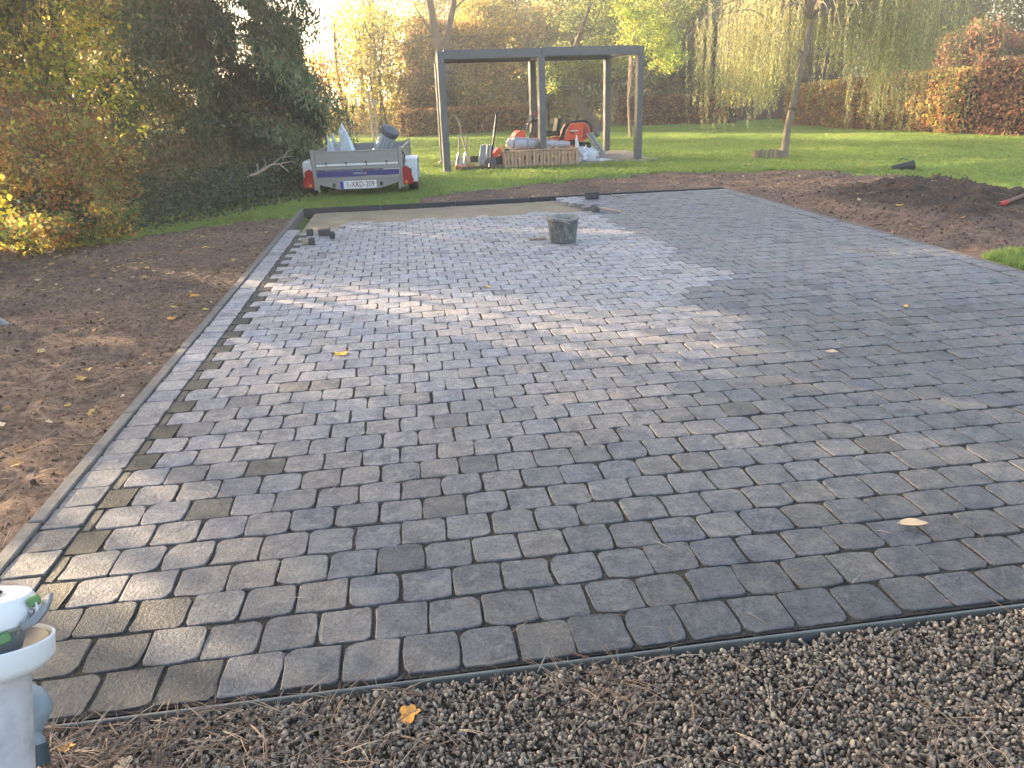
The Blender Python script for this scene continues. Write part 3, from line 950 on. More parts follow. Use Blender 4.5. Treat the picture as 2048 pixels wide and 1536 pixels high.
def grass():
    n = 190000
    d = rng.random(n) ** .8
    y = 5.4 + d * 24
    x = rng.uniform(-7, 16, n)
    n2 = 16000
    x = np.concatenate([x, rng.uniform(4.44, 8, n2), rng.uniform(-3.6, .5, n2 // 2)]); y = np.concatenate([y, rng.uniform(4.2, 8.2, n2), rng.uniform(8.3, 12.5, n2 // 2)])
    # only the view wedge and a margin
    k = (np.abs(x - y * .128) < y * .80 + 1.5) & (np.abs(x - y * .12) < 16)
    x, y = x[k], y[k]
    k = (sdist(x, y) + edge_noise(x, y) * .6 > 0.0) & (patio_dist(x, y) > .015)
    x, y = x[k], y[k]
    n = len(x)
    k = rng.random(n) < np.clip(1.25 - (y - 12) / 26, .35, 1)
    x, y = x[k], y[k]; n = len(x)
    z = lawn_z(x, y) - .004
    e = sdist(x, y)
    tint = np.clip(rng.normal(.45, .18, n) + (fbm(x, y, .8, 3) - .5) * .8, 0, .95)
    tint[rng.random(n) < .015] = 1.0
    sc = rng.uniform(.6, 1.05, n) * (1 + .35 * np.exp(-e * 4)) * .9
    scatter('grass', np.stack([x, y, z], 1), np.stack([np.zeros(n), np.zeros(n), rng.random(n) * 6.28], 1), sc, rng.integers(0, 8, n), tint, tufts, label='short green lawn grass')
grass()
# ------------------------------------------------------------------ foliage
def leaf_quads(P, size, col, aspect=.5, droop=0.0, flat_=0.0, down=None):
    n = len(P)
    d = rng.normal(size=(n, 3)); d[:, 2] -= droop
    if down is not None: d = d * .35 + np.array([0, 0, -1.0]) * down
    d /= np.linalg.norm(d, axis=1)[:, None]
    u = rng.normal(size=(n, 3)); u[:, 2] += flat_
    s = np.cross(d, u); s /= np.linalg.norm(s, axis=1)[:, None] + 1e-9
    nn = np.cross(s, d)
    L = size[:, None] * .5; W = L * aspect
    V = np.empty((n, 4, 3))
    V[:, 0] = P - d * L
    V[:, 1] = P + s * W + nn * L * .18
    V[:, 2] = P + d * L
    V[:, 3] = P - s * W + nn * L * .18
    Fq = np.arange(n * 4).reshape(n, 4)
    return V.reshape(-1, 3), Fq, np.repeat(col, 4, 0)

def crown_pts(n, c, r, nclump=60, cr=.22, hollow=.45, flatten=.7):
    c = np.array(c, float); r = np.array(r, float)
    d = rng.normal(size=(nclump, 3)); d /= np.linalg.norm(d, axis=1)[:, None]
    q = (hollow + (1 - hollow) * rng.random(nclump)) ** .7
    C = c + d * q[:, None] * r
    k = rng.integers(0, nclump, n)
    o = rng.normal(size=(n, 3)) * cr * r.mean() * np.array([1, 1, flatten])
    return C[k] + o, k, C

def palette(n, k, pal, wts, clumpvar=.42, leafvar=.32, nclump=60):
    pal = np.array(pal); wts = np.array(wts, float) / sum(wts)
    ck = rng.choice(len(pal), nclump, p=wts); lk = rng.choice(len(pal), n, p=wts)
    use = np.where(rng.random(n) < .55, ck[k], lk)
    col = pal[use] * (1 + clumpvar * (rng.random(nclump)[k] * 2 - 1))[:, None] * (1 + leafvar * (rng.random(n) * 2 - 1))[:, None]
    return np.clip(col, 0.005, .9)

YEL, YG, OLIVE, GREEN, DGREEN = (.68, .50, .04), (.42, .44, .05), (.25, .25, .065), (.11, .17, .04), (.05, .085, .03)
OCHRE, ORANGE, RUST, BROWN, PALE = (.54, .34, .10), (.60, .26, .055), (.38, .14, .05), (.22, .12, .06), (.48, .47, .26)

def limb_curve(a, b, bend=.15, n=6):
    a, b = Vector(a), Vector(b)
    L = (b - a).length
    off = Vector((random.uniform(-1, 1), random.uniform(-1, 1), random.uniform(-.3, .8))) * L * bend
    return [a.lerp(b, t) + off * math.sin(t * PI) for t in [i / (n - 1) for i in range(n)]]

def tree(name, x, y, label, cat, crowns, trunk_h=2.5, tr=.12, nleaf=9000, lsize=.09, pal=(OLIVE,), wts=(1,), bark='bark', lean=(0, 0), stems=1, group=None, nclump=60, cr=.2, limbs=14, aspect=.5, droop=0, hollow=.45, crown_name='crown', z=0.0, trunk_name='trunk'):
    """crowns: list of (dx, dy, z, rx, ry, rz) relative to the base"""
    t = empty(name, (x, y, z), 0, label, cat, group)
    Vs, Fs, Cs, cc, base = [], [], [], [], 0
    vol = np.array([a[3] * a[4] * a[5] for a in crowns]) ** .75
    for a, v_ in zip(crowns, vol / vol.sum()):
        n = int(nleaf * v_)
        P, k, C = crown_pts(n, a[:3], a[3:], nclump, cr, hollow)
        P[:, 2] = np.maximum(P[:, 2], .03)
        sz = lsize * rng.uniform(.6, 1.3, n)
        col = palette(n, k, pal, wts, nclump=nclump)
        V, F, C2 = leaf_quads(P, sz, col, aspect, droop, .3)
        Vs.append(V); Fs.append(F + base); Cs.append(C2); base += len(V); cc.append(C)
    link(crown_name, np_mesh(crown_name, np.concatenate(Vs), np.concatenate(Fs), np.concatenate(Cs)), M['leaf'], t)
    C = np.concatenate(cc)
    mb = MB()
    tops = []
    for s_ in range(stems):
        ax, ay = (0, 0) if stems == 1 else (random.uniform(-.25, .25) * crowns[0][3], random.uniform(-.25, .25) * crowns[0][4])
        top = Vector((ax * 1.8 + lean[0], ay * 1.8 + lean[1], trunk_h))
        pts = limb_curve((ax, ay, -.1), top, .05 if stems == 1 else .08, 8)
        r_ = tr * random.uniform(.6, 1) if stems > 1 else tr
        mb.tube(pts, [r_ * (1 + .5 * (1 - i / 2) if i < 2 else 1) * (1 - .07 * i) for i in range(8)], 8)
        tops.append((pts, r_))
    mb.build(trunk_name, M[bark], t, smooth=True)
    mb = MB()
    for i in range(limbs):
        pts, r_ = tops[i % len(tops)]
        st = pts[random.randrange(3, 8)]
        e = C[rng.integers(0, len(C))]
        rr = r_ * random.uniform(.2, .45)
        c_ = limb_curve(st, e, .12, 6)
        mb.tube(c_, [rr, rr * .8, rr * .62, rr * .45, rr * .3, rr * .15], 5, False)
        e2 = C[rng.integers(0, len(C))]
        e2 = Vector(e2) * .4 + Vector(e) * .6
        mb.tube(limb_curve(c_[3], e2, .15, 5), [rr * .4, rr * .3, rr * .22, rr * .15, rr * .08], 4, False)
    if limbs: mb.build('branches', M[bark], t, smooth=True)
    return t

# --- shrubs along the left bed
tree('tall_shrub', -5.1, 9.9, 'tall yellow-green leafy shrub at the left edge of the picture, over the soil bed', 'shrub', [(0, 0, 3.3, 1.25, 1.2, 1.25), (.1, 1.0, 1.5, 1.1, .6, 1.3), (-.2, .5, 4.6, 1.1, 1, .9)], 3.6, .04, 34000, .095, ((.56, .56, .07), (.80, .62, .05), YG, OLIVE, GREEN, OCHRE), (4, 4, 4, 3, 2.5, 2), stems=6, nclump=190, cr=.095, limbs=50, aspect=.68)
tree('low_shrub', -4.55, 7.75, 'low bright yellow-green shrub at the very left over the soil', 'shrub', [(0, 0, .55, .75, .55, .55)], .8, .02, 7000, .07, (YG, YEL, GREEN, (.56, .56, .07)), (4, 4, 3, 3), stems=5, nclump=60, cr=.16, limbs=24, aspect=.75)
tree('beech_shrub', -3.95, 9.75, 'rusty orange-brown beech shrub in front of the dark conifer', 'shrub', [(0, 0, .75, .9, .8, .75), (-.3, .3, 1.1, .7, .7, .6)], 1.4, .022, 16000, .055, (RUST, ORANGE, BROWN, OCHRE, OLIVE, YG), (4, 3, 2.5, 3, 3, 2), stems=9, nclump=150, cr=.11, limbs=60, aspect=.6)
tree('hazel_shrub', -4.3, 11.0, 'tall green and yellow shrub between the beech shrub and the conifer', 'shrub', [(0, 0, 2.0, 1.0, 1.1, 1.7), (.2, 0, 3.8, .9, 1, 1.1)], 3.4, .04, 20000, .07, (GREEN, YG, OLIVE, YEL, OCHRE, RUST), (4, 4, 4, 3, 2, 1), stems=6, nclump=170, cr=.10, limbs=40, aspect=.6)
tree('bramble', -3.3, 8.75, 'low tangle of mixed green and rusty brambles at the edge of the soil', 'shrub', [(0, 0, .22, .42, .5, .22), (-.5, -.6, .2, .5, .35, .2), (-.3, .75, .3, .5, .4, .3)], .3, .008, 6500, .045, (OLIVE, RUST, GREEN, OCHRE, YEL), (4, 3, 3, 2, 1.5), stems=6, nclump=60, cr=.16, limbs=20, aspect=.7)

# --- laurel beside the trailer
tree('laurel_bush', -1.95, 15.0, 'grey-green laurel bush behind the left side of the trailer', 'shrub', [(0, 0, 1.2, .62, .7, 1.2), (-.1, .1, 2.35, .5, .55, .55), (-.75, -.1, 1.0, .6, .6, 1.0)], 2.0, .03, 17000, .075, (DGREEN, GREEN, (.10, .14, .075), (.17, .20, .12), RUST), (5, 5, 4, 2.2, .6), stems=5, nclump=140, cr=.12, limbs=36, aspect=.5)

# --- ivy bank
def ivy():
    n = 17000
    t_ = rng.random(n)
    x = -3.75 + 2.2 * t_ + rng.normal(size=n) * .28
    y = 9.15 + 3.9 * t_ + rng.normal(size=n) * .22
    off = .0
    h = .34 + .16 * (fbm(x, y, 2.2, 3) - .3)
    dd = ((x + 3.75) - 2.2 * ((y - 9.15) / 3.9))
    z = h * np.clip(1.1 - (dd + .1) * 1.3, .05, 1.3) * rng.random(n) ** .45
    P = np.stack([x, y, z + .02], 1)
    k = rng.integers(0, 60, n)
    col = palette(n, k, ((.03, .055, .028), (.05, .09, .05), (.12, .17, .13), (.07, .12, .04)), (4, 4, 2, 2))
    V, F, C = leaf_quads(P, .05 * rng.uniform(.7, 1.4, n), col, .85, .4, .8)
    o = link('ivy', np_mesh('ivy', V, F, C), M['leaf'])
    tag(o, 'dark green ivy carpeting the ground under the conifer', None, None, 'stuff')
ivy()

# --- conifer
def conifer(x, y, label, H=9.0, R=1.9, n=52000, tr=.17, zmin=.35, seed=1):
    t = empty('conifer', (x, y, 0), 0, label, 'tree')
    mb = MB()
    mb.tube([(0, 0, -.1), (.03, 0, .4), (0, .03, 1.5), (.05, 0, 3.5), (0, 0, H)], [tr * 1.4, tr, tr * .9, tr * .7, .02], 12)
    mb.build('trunk', M['bark'], t, smooth=True)
    mb = MB(); P = []; D = []
    r = random.Random(seed)
    nb = int(84 * H / 9.5)
    per = n // nb
    zs_ = []
    for i in range(nb):
        zz = zmin + (H - zmin) * (i / nb) ** 1.25
        a = i * 2.39996 + r.uniform(-.3, .3)
        L = R * (1 - (zz / H) ** 1.6) * r.uniform(.6, 1.15) + .25
        to_cam = math.atan2(-y, -x)
        if abs((a - to_cam - .12 + PI) % (2 * PI) - PI) < .55 and zz > .8: L *= .38
        dr = -.28 * L - .25 * L * r.random()
        end = Vector((math.cos(a) * L, math.sin(a) * L, max(zz + dr, .1)))
        c_ = [Vector((0, 0, zz)).lerp(end, q) + Vector((0, 0, .28 * L * math.sin(q * PI) * .6)) for q in (0, .2, .4, .6, .8, 1)]
        mb.tube(c_, [.022, .018, .014, .010, .006, .003], 5, False)
        q = .18 + .82 * rng.random(per) ** .6
        seg = np.clip((q * 5).astype(int), 0, 4); f = q * 5 - seg
        A = np.array([list(v) for v in c_])
        B = A[seg] * (1 - f)[:, None] + A[seg + 1] * f[:, None]
        side = rng.normal(size=per) * .13 * (1.15 - q * .6) * L
        perp = np.array([-math.sin(a), math.cos(a), 0])
        # hanging sprays below the bough
        hang = rng.random(per) ** 1.1 * .55
        sx = np.round(side / .09) * .09 + rng.normal(size=per) * .012
        P.append(B + perp * sx[:, None] - np.array([0, 0, 1]) * (hang * (.5 + .5 * q))[:, None] + rng.normal(size=(per, 3)) * .018)
    mb.build('boughs', M['bark'], t, smooth=True)
    P = np.concatenate(P); P[:, 2] = np.maximum(P[:, 2], .06)
    m_ = len(P)
    k = np.arange(m_) // per
    col = palette(m_, k, ((.075, .11, .05), (.12, .155, .07), (.21, .20, .085), (.18, .115, .065)), (4, 4, 2, 1.8), .5, .35, nclump=nb)
    V, F, C = leaf_quads(P, .105 * rng.uniform(.7, 1.3, m_), col, .26, 0, 0, down=.55)
    link('needles', np_mesh('needles', V, F, C), M['needle'], t)
    return t
conifer(-3.0, 13.6, 'dark drooping conifer with a thick trunk left of the trailer', 13.0, 2.05, 150000, .20)
conifer(-4.9, 15.5, 'second dark conifer further back behind the tall shrubs', 10, 2.3, 90000, .15, seed=4)

# --- hedges: leaves on a clipped box following a line
def hedge(label, pts, h, wd, n, pal, wts, lsize=.06, group=None, name='hedge'):
    t = empty(name, (pts[0][0], pts[0][1], 0), 0, label, 'hedge', group)
    A = np.array(pts) - np.array(pts[0]); seg = np.hypot(*(A[1:] - A[:-1]).T); cum = np.r_[0, np.cumsum(seg)]
    hs = np.array(h, float)
    q = rng.random(n) * cum[-1]
    px, py = np.interp(q, cum, A[:, 0]), np.interp(q, cum, A[:, 1])
    i = np.clip(np.searchsorted(cum, q) - 1, 0, len(seg) - 1)
    d = (A[i + 1] - A[i]) / seg[i][:, None]; nr = np.stack([-d[:, 1], d[:, 0]], 1)
    hh = np.interp(q, cum, hs)
    f = rng.random(n)
    side = rng.choice([-1, 1], n)
    lump = (fbm(q + 30, f * 3, 1.6, 4) - .5) * .28
    w_ = np.where(f < .72, side * (wd / 2 + lump * .6) * (1 - .12 * rng.random(n) ** 2), rng.uniform(-1, 1, n) * wd / 2)
    z = np.where(f < .72, rng.random(n) * hh, hh + lump * .5 - rng.random(n) ** 2 * .12)
    k = np.clip((fbm(q, z * 2 + w_, 1.3, 3) * 60).astype(int), 0, 59)
    P = np.stack([px + nr[:, 0] * w_, py + nr[:, 1] * w_, np.maximum(z, .03)], 1) + rng.normal(size=(n, 3)) * .03
    # hedge ends
    col = palette(n, k, pal, wts, .35, .3)
    V, F, C = leaf_quads(P, lsize * rng.uniform(.6, 1.4, n), col, .62, .2, .3)
    link('foliage', np_mesh('foliage', V, F, C), M['leaf'], t)
    mb = MB()
    for a_, b_, h0, h1 in zip(A[:-1], A[1:], hs[:-1], hs[1:]):
        dd = b_ - a_; L = np.hypot(*dd); m_ = int(L / .28)
        for j_ in range(m_):
            f_ = (j_ + random.random()) / m_
            hx = h0 + (h1 - h0) * f_
            for s_ in (-.25, .12, .3):
                x_, y_ = a_[0] + dd[0] * f_ - dd[1] / L * s_ * wd, a_[1] + dd[1] * f_ + dd[0] / L * s_ * wd
                mb.tube(limb_curve((x_, y_, 0), (x_ + random.uniform(-.2, .2), y_ + random.uniform(-.2, .2), hx * .95), .08, 4), [.018, .014, .01, .005], 4, False)
    mb.build('stems', M['twig'], t)['kind'] = 'stuff'
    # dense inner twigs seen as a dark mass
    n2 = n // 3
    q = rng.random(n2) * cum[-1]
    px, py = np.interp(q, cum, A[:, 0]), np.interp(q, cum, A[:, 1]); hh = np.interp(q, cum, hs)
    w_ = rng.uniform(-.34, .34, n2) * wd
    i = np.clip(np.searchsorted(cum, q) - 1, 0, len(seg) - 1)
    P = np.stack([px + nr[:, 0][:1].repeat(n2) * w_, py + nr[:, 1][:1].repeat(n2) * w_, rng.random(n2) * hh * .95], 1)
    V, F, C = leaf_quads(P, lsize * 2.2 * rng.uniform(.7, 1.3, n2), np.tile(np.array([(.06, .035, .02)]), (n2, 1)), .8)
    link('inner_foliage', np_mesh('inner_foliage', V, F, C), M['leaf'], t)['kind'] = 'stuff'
    return t
hedge('long clipped beech hedge with orange-brown leaves along the right side of the lawn', [(13.35, 26.0), (13.55, 22.0), (14.1, 18.2)], [1.22, 1.38, 1.5], .95, 32000, ((.50, .25, .09), RUST, OCHRE, BROWN, OLIVE, YG), (4, 2, 3, 2, 2, 1.5), .08)
hedge('taller dark red-brown beech hedge block at the right edge of the picture', [(14.12, 18.1), (14.9, 15.0), (15.6, 11.5)], [1.66, 1.72, 1.8], 1.0, 22000, ((.30, .13, .065), BROWN, (.42, .20, .08), OLIVE), (4, 3.5, 2, 1.5), .08)
hedge('low clipped brown hedge at the back of the lawn between the pergola and the willow', [(8.6, 31.0), (11.2, 29.6), (12.2, 28.6)], [1.0, 1.02, 1.05], .8, 15000, (BROWN, RUST, OCHRE, OLIVE), (5, 3, 2, 1), .09)
hedge('low clipped brown hedge across the back left of the lawn behind the pergola', [(.1, 28.9), (2.4, 29.6), (4.8, 30.2)], [.86, .88, .85], .8, 15000, (BROWN, OCHRE, ORANGE, RUST), (5, 4, 1.5, 2), .085)

# --- woodland behind the lawn
WG = 'thin woodland trees behind the lawn'
wood = [  # px-wise left to right: x, y, height, radius, palette, weights, label
 (-5.2, 35.5, 4.0, 1.2, (OLIVE, ORANGE, YEL, GREEN), (3, 3, 2, 2), 'slim orange and olive tree just right of the laurel'),
 (-3.1, 31.5, 2.9, 1.0, (ORANGE, YEL, OCHRE), (4, 3, 3), 'small orange bush tree glowing left of the two stakes'),
 (-1.7, 33.2, 4.6, 1.2, (YEL, YG, OCHRE), (5, 3, 2), 'bright yellow tree glowing behind the trailer'),
 (-.7, 32.0, 4.4, 1.2, (OLIVE, YG, OCHRE), (4, 3, 2), 'olive green young tree behind the trailer load'),
 (.4, 35.0, 4.6, 1.3, (YEL, OCHRE, YG), (5, 3, 2), 'golden yellow tree left of the forked trunk'),
 (1.2, 32.5, 4.0, 1.3, (OCHRE, BROWN, OLIVE), (3, 3, 3), 'brown and ochre thicket tree left of the pergola'),
 (3.2, 33.0, 4.6, 1.5, (OLIVE, YEL, OCHRE), (4, 2, 3), 'olive brown thicket tree seen through the left half of the pergola'),
 (4.8, 36.0, 6.6, 1.8, ((.36, .34, .18), OLIVE, YEL), (4, 3, 2), 'tall greyish tree above the middle of the pergola'),
 (5.7, 32.5, 4.2, 1.5, (OLIVE, PALE, OCHRE), (4, 2, 3), 'pale olive thicket tree behind the ride-on mower'),
 (7.6, 33.5, 5.0, 1.6, (GREEN, OLIVE, PALE), (3, 4, 2), 'green tree seen through the right half of the pergola'),
 (9.6, 35.0, 6.6, 1.9, (OLIVE, (.36, .34, .18), YG), (4, 3, 3), 'tall olive tree right of the pergola'),
 (11.6, 33.0, 5.0, 1.6, (OLIVE, GREEN, OCHRE), (4, 3, 2), 'dark olive tree behind the low brown hedge'),
 (14.0, 34.0, 6.4, 1.9, (PALE, OLIVE, OCHRE), (3, 4, 2), 'pale tree behind the willow'),
 (17.2, 32.0, 6.5, 2.0, (OLIVE, PALE, BROWN), (4, 3, 1), 'tall olive tree right of the willow trunk'),
 (20.4, 30.0, 6.4, 2.0, (PALE, OLIVE, OCHRE), (3, 4, 3), 'pale ochre tree above the long orange hedge'),
 (22.5, 26.0, 6.2, 2.0, (OLIVE, GREEN, BROWN), (4, 2, 1), 'olive tree behind the right hand hedge'),
 (19.4, 21.0, 3.1, 1.5, (YEL, ORANGE, YG, RUST), (3, 3, 3, 2), 'yellow and orange shrub tree rising over the right end of the hedge'),
 (18.6, 28.0, 6.6, 2.0, (OLIVE, PALE, YG), (4, 3, 2), 'broad pale green tree filling the sky above the middle of the long hedge'),
 (22.0, 22.5, 6.0, 2.2, (OLIVE, YG, OCHRE), (3, 4, 2), 'yellow-green tree behind the orange shrub tree at the upper right corner'),
 (24.5, 33.0, 6.6, 2.4, (OLIVE, PALE, OCHRE), (3, 4, 2), 'pale tree furthest back at the upper right'),
 (17.6, 23.5, 2.6, 1.3, ((.30, .13, .065), BROWN, OLIVE), (3, 3, 2), 'rust red shrub rising behind the long hedge'),
]
for x, y, h, r_, pal, wt, lab in wood:
    tree('woodland_tree', x, y, lab, 'tree', [(0, 0, h * .36, r_ * .95, r_, h * .34), (.2, 0, h * .78, r_ * .85, r_, h * .30)], h * .9, .055, (2600 if x < -2.5 else 4200 if x < 1 else 17000), (.125 if x < 1 else .145), pal, wt, stems=4, nclump=120, cr=.17, limbs=34, aspect=.55, group=None, hollow=.3)
# back rows: taller and thinner, the sky shows between
rows = [(-13.5, 36), (-1.2, 42), (3.2, 43), (7.0, 42), (10.5, 41), (14, 43), (18.0, 40), (23, 38), (27, 33)]
for i, (x, y) in enumerate(rows):
    side = ['leftmost', 'second from the left', 'third from the left', 'fourth from the left', 'middle', 'fourth from the right', 'third from the right', 'second from the right', 'rightmost'][i]
    tree('tall_tree', x, y - (3 if x > 2 else 0), 'tall bare-branched grey-olive tree on the skyline, ' + side + ' of the back row', 'tree', [(0, 0, 5.2, 2.4, 2.2, 2.6), (.4, 0, 9, 2.3, 2.2, 2.4)], 9.5, .13, (4500 if -5 < x < 2 else 15000), .17, ((.34, .32, .16), OLIVE, OCHRE, YG), (4, 3, 2, 2), nclump=140, cr=.16, limbs=60, hollow=.25, group='tall trees on the skyline')
# undergrowth: a mass of thin stems and leaves nobody could count
def undergrowth():
    n = 1100
    x = rng.uniform(-7, 26, n); y = 31.5 + rng.random(n) * 7 - np.clip(x - 13, 0, 20) * .45
    mb = MB()
    for a, b in zip(x, y):
        h = random.uniform(.9, 2.8) * (.6 if a < 0 else 1)
        mb.tube([(a, b, 0), (a + random.uniform(-.2, .2), b, h * .5), (a + random.uniform(-.5, .5), b + random.uniform(-.3, .3), h)], [.022, .016, .006], 4, False)
    o = mb.build('undergrowth_stems', M['pale_wood'])
    tag(o, 'thin bare stems crowding the woodland edge', None, None, 'stuff')
    n = 42000
    x = rng.uniform(-9, 27, n); y = 32.5 + rng.random(n) * 7 - np.clip(x - 13, 0, 20) * .45
    z = rng.random(n) ** 1.3 * 2.3 * (.5 + fbm(x, y, .5, 2)) * np.where(x < .5, .45, 1)
    k = np.clip((fbm(x, z, .8, 3) * 60).astype(int), 0, 59)
    col = palette(n, k, (BROWN, OLIVE, OCHRE, GREEN, YEL), (3, 3, 4, 1.5, 2))
    V, F, C = leaf_quads(np.stack([x, y, z], 1), .13 * rng.uniform(.6, 1.3, n), col, .6)
    tag(link('undergrowth_leaves', np_mesh('undergrowth_leaves', V, F, C), M['leaf']), 'brown and olive undergrowth filling the woodland edge', None, None, 'stuff')
undergrowth()

# --- large forked tree with ivy
def forked():
    t = empty('forked_tree', (1.75, 29.9, 0), 0, 'large forked tree with an ivy covered trunk behind the left pergola post', 'tree')
    mb = MB()
    mb.tube([(0, 0, -.1), (0, 0, .6), (-.02, 0, 1.6), (-.05, 0, 2.6)], [.30, .22, .20, .20], 12)
    mb.tube([(-.05, 0, 2.5), (-.25, 0, 3.4), (-.45, 0, 5), (-.6, 0, 9)], [.17, .15, .13, .05], 10)
    mb.tube([(-.02, 0, 2.5), (.15, 0, 3.3), (.45, 0, 4.3), (.55, .1, 5.4), (.9, 0, 9)], [.15, .13, .11, .1, .04], 10)
    mb.build('trunk', M['bark'], t, smooth=True)
    mb = MB()
    for a, b, r_ in (((-.4, 0, 4.4), (-1.5, 0, 5.2), .05), ((.3, 0, 4.0), (1.3, 0, 4.7), .05), ((-.25, 0, 3.4), (-1.7, 0, 3.0), .04), ((.1, 0, 2.9), (1.6, 0, 3.4), .04), ((.45, 0, 4.8), (.1, 0, 6), .05), ((-.5, 0, 5.5), (-1.6, .2, 7), .05), ((.6, 0, 5.5), (1.9, .1, 6.6), .05), ((-.1, 0, 3), (-1.0, 0, 4.5), .05), ((.2, 0, 3.3), (.9, 0, 2.9), .03)):
        c_ = limb_curve(a, b, .18, 6)
        mb.tube(c_, [r_, r_ * .8, r_ * .65, r_ * .5, r_ * .35, r_ * .15], 6, False)
        for q in range(4):
            s_ = c_[random.randrange(2, 5)]
            e = s_ + Vector((random.uniform(-.6, .6), random.uniform(-.4, .4), random.uniform(-.1, .7)))
            mb.tube(limb_curve(s_, e, .2, 4), [r_ * .3, r_ * .2, r_ * .15, r_ * .08], 4, False)
    mb.build('branches', M['bark'], t, smooth=True)
    n = 3500
    a = rng.random(n) * 2 * PI; z = rng.random(n) * 2.1
    P = np.stack([np.cos(a) * .27, np.sin(a) * .27, z], 1) + rng.normal(size=(n, 3)) * .04
    col = palette(n, rng.integers(0, 60, n), (DGREEN, GREEN, (.03, .05, .02)), (4, 2, 3))
    V, F, C = leaf_quads(P, .09 * rng.uniform(.7, 1.3, n), col, .9)
    link('ivy', np_mesh('ivy_cover', V, F, C), M['leaf'], t)
    n = 6500
    P, k, _ = crown_pts(n, (0, 0, 8), (3.0, 2, 3.0), 160, .13, .2)
    col = palette(n, k, (YEL, OCHRE, OLIVE, YG), (3, 4, 3, 2), nclump=160)
    V, F, C = leaf_quads(P, .12 * rng.uniform(.7, 1.3, n), col, .6)
    link('crown', np_mesh('crown', V, F, C), M['leaf'], t)
forked()

# --- leaning tree with low limbs behind the mower
def leaning():
    t = empty('leaning_tree', (6.35, 26.6, 0), 0, 'old leaning tree with dark crooked limbs behind the mower', 'tree')
    mb = MB()
    mb.tube([(.2, 0, -.05), (.1, 0, .2), (-.15, 0, .55), (-.45, 0, 1.0), (-.6, 0, 1.35)], [.32, .24, .2, .17, .16], 10)
    mb.tube([(-.6, 0, 1.3), (-1.2, -.1, 1.42), (-1.8, -.1, 1.3), (-2.3, 0, 1.5)], [.12, .10, .08, .04], 8)
    mb.tube([(-.6, 0, 1.3), (-.3, 0, 1.8), (.5, 0, 1.55), (1.3, 0, 1.7), (2.0, 0, 2.3), (2.3, 0, 3.1), (2.9, 0, 3.3)], [.14, .12, .10, .09, .08, .06, .03], 8)
    mb.tube([(-.6, 0, 1.3), (-.7, 0, 2.2), (-.3, 0, 3.2), (.2, 0, 4.4)], [.12, .1, .07, .03], 8)
    mb.tube([(2.0, 0, 2.3), (1.6, 0, 2.9), (1.2, 0, 3.3), (.6, 0, 3.5)], [.07, .06, .04, .02], 7)
    mb.build('trunk', M['bark'], t, smooth=True)
    n = 17000
    cs = [(-1.2, 0, 2.0, 1.0, 1.0, .8), (.6, 0, 2.3, 1.2, 1, .9), (2.2, 0, 2.6, 1.1, 1, 1.0), (0, .2, 3.4, 1.6, 1.2, .9), (2.6, .2, 3.9, 1.1, 1.1, .8)]
    Vs, Fs, Cs, base = [], [], [], 0
    for a in cs:
        m_ = n // len(cs)
        P, k, _ = crown_pts(m_, a[:3], a[3:], 60, .14, .3)
        col = palette(m_, k, (GREEN, OLIVE, (.16, .2, .1), YG), (4, 4, 3, 1.5))
        V, F, C = leaf_quads(P, .085 * rng.uniform(.7, 1.3, m_), col, .6)
        Vs.append(V); Fs.append(F + base); Cs.append(C); base += len(V)
    link('crown', np_mesh('crown', np.concatenate(Vs), np.concatenate(Fs), np.concatenate(Cs)), M['leaf'], t)
leaning()

# --- young lime-green tree with its stake
yt = tree('young_tree', 6.69, 22.9, 'young lime-green tree with a slim pale trunk just left of the right pergola post', 'tree', [(.35, 0, 2.75, .85, .7, .65), (1.0, 0, 2.2, .6, .5, .5), (.1, 0, 3.6, .7, .6, .5)], 2.6, .045, 7000, .075, ((.36, .46, .07), YG, (.24, .34, .08), YEL), (4, 3, 2, 1), bark='bark_pale', nclump=70, cr=.15, limbs=18)
st = empty('tree_stake', (6.83, 22.75, 0), 0, 'pale wooden stake with a teal tie beside the young lime-green tree', 'stake')
MB().tube([(0, 0, -.05), (0, 0, 1.28)], .035, 8).build('post', M['pale_wood'], st)
MB().box((0, 0, .98), (.085, .085, .3)).build('tie', plain('teal_tie', (.05, .32, .34), .6), st)
st = empty('tree_stake', (-.85, 27.0, 0), 0, 'pair of pale stakes holding a thin sapling behind the trailer load', 'stake')
MB().tube([(-.06, 0, -.05), (-.09, 0, 1.55)], .04, 7).build('post', M['pale_wood'], st)
MB().tube([(.10, 0, -.05), (.06, 0, 1.30)], .03, 7).build('post', M['pale_wood'], st)
MB().box((.10, 0, 1.2), (.10, .07, .14)).build('tie', M['galv_dull'], st)

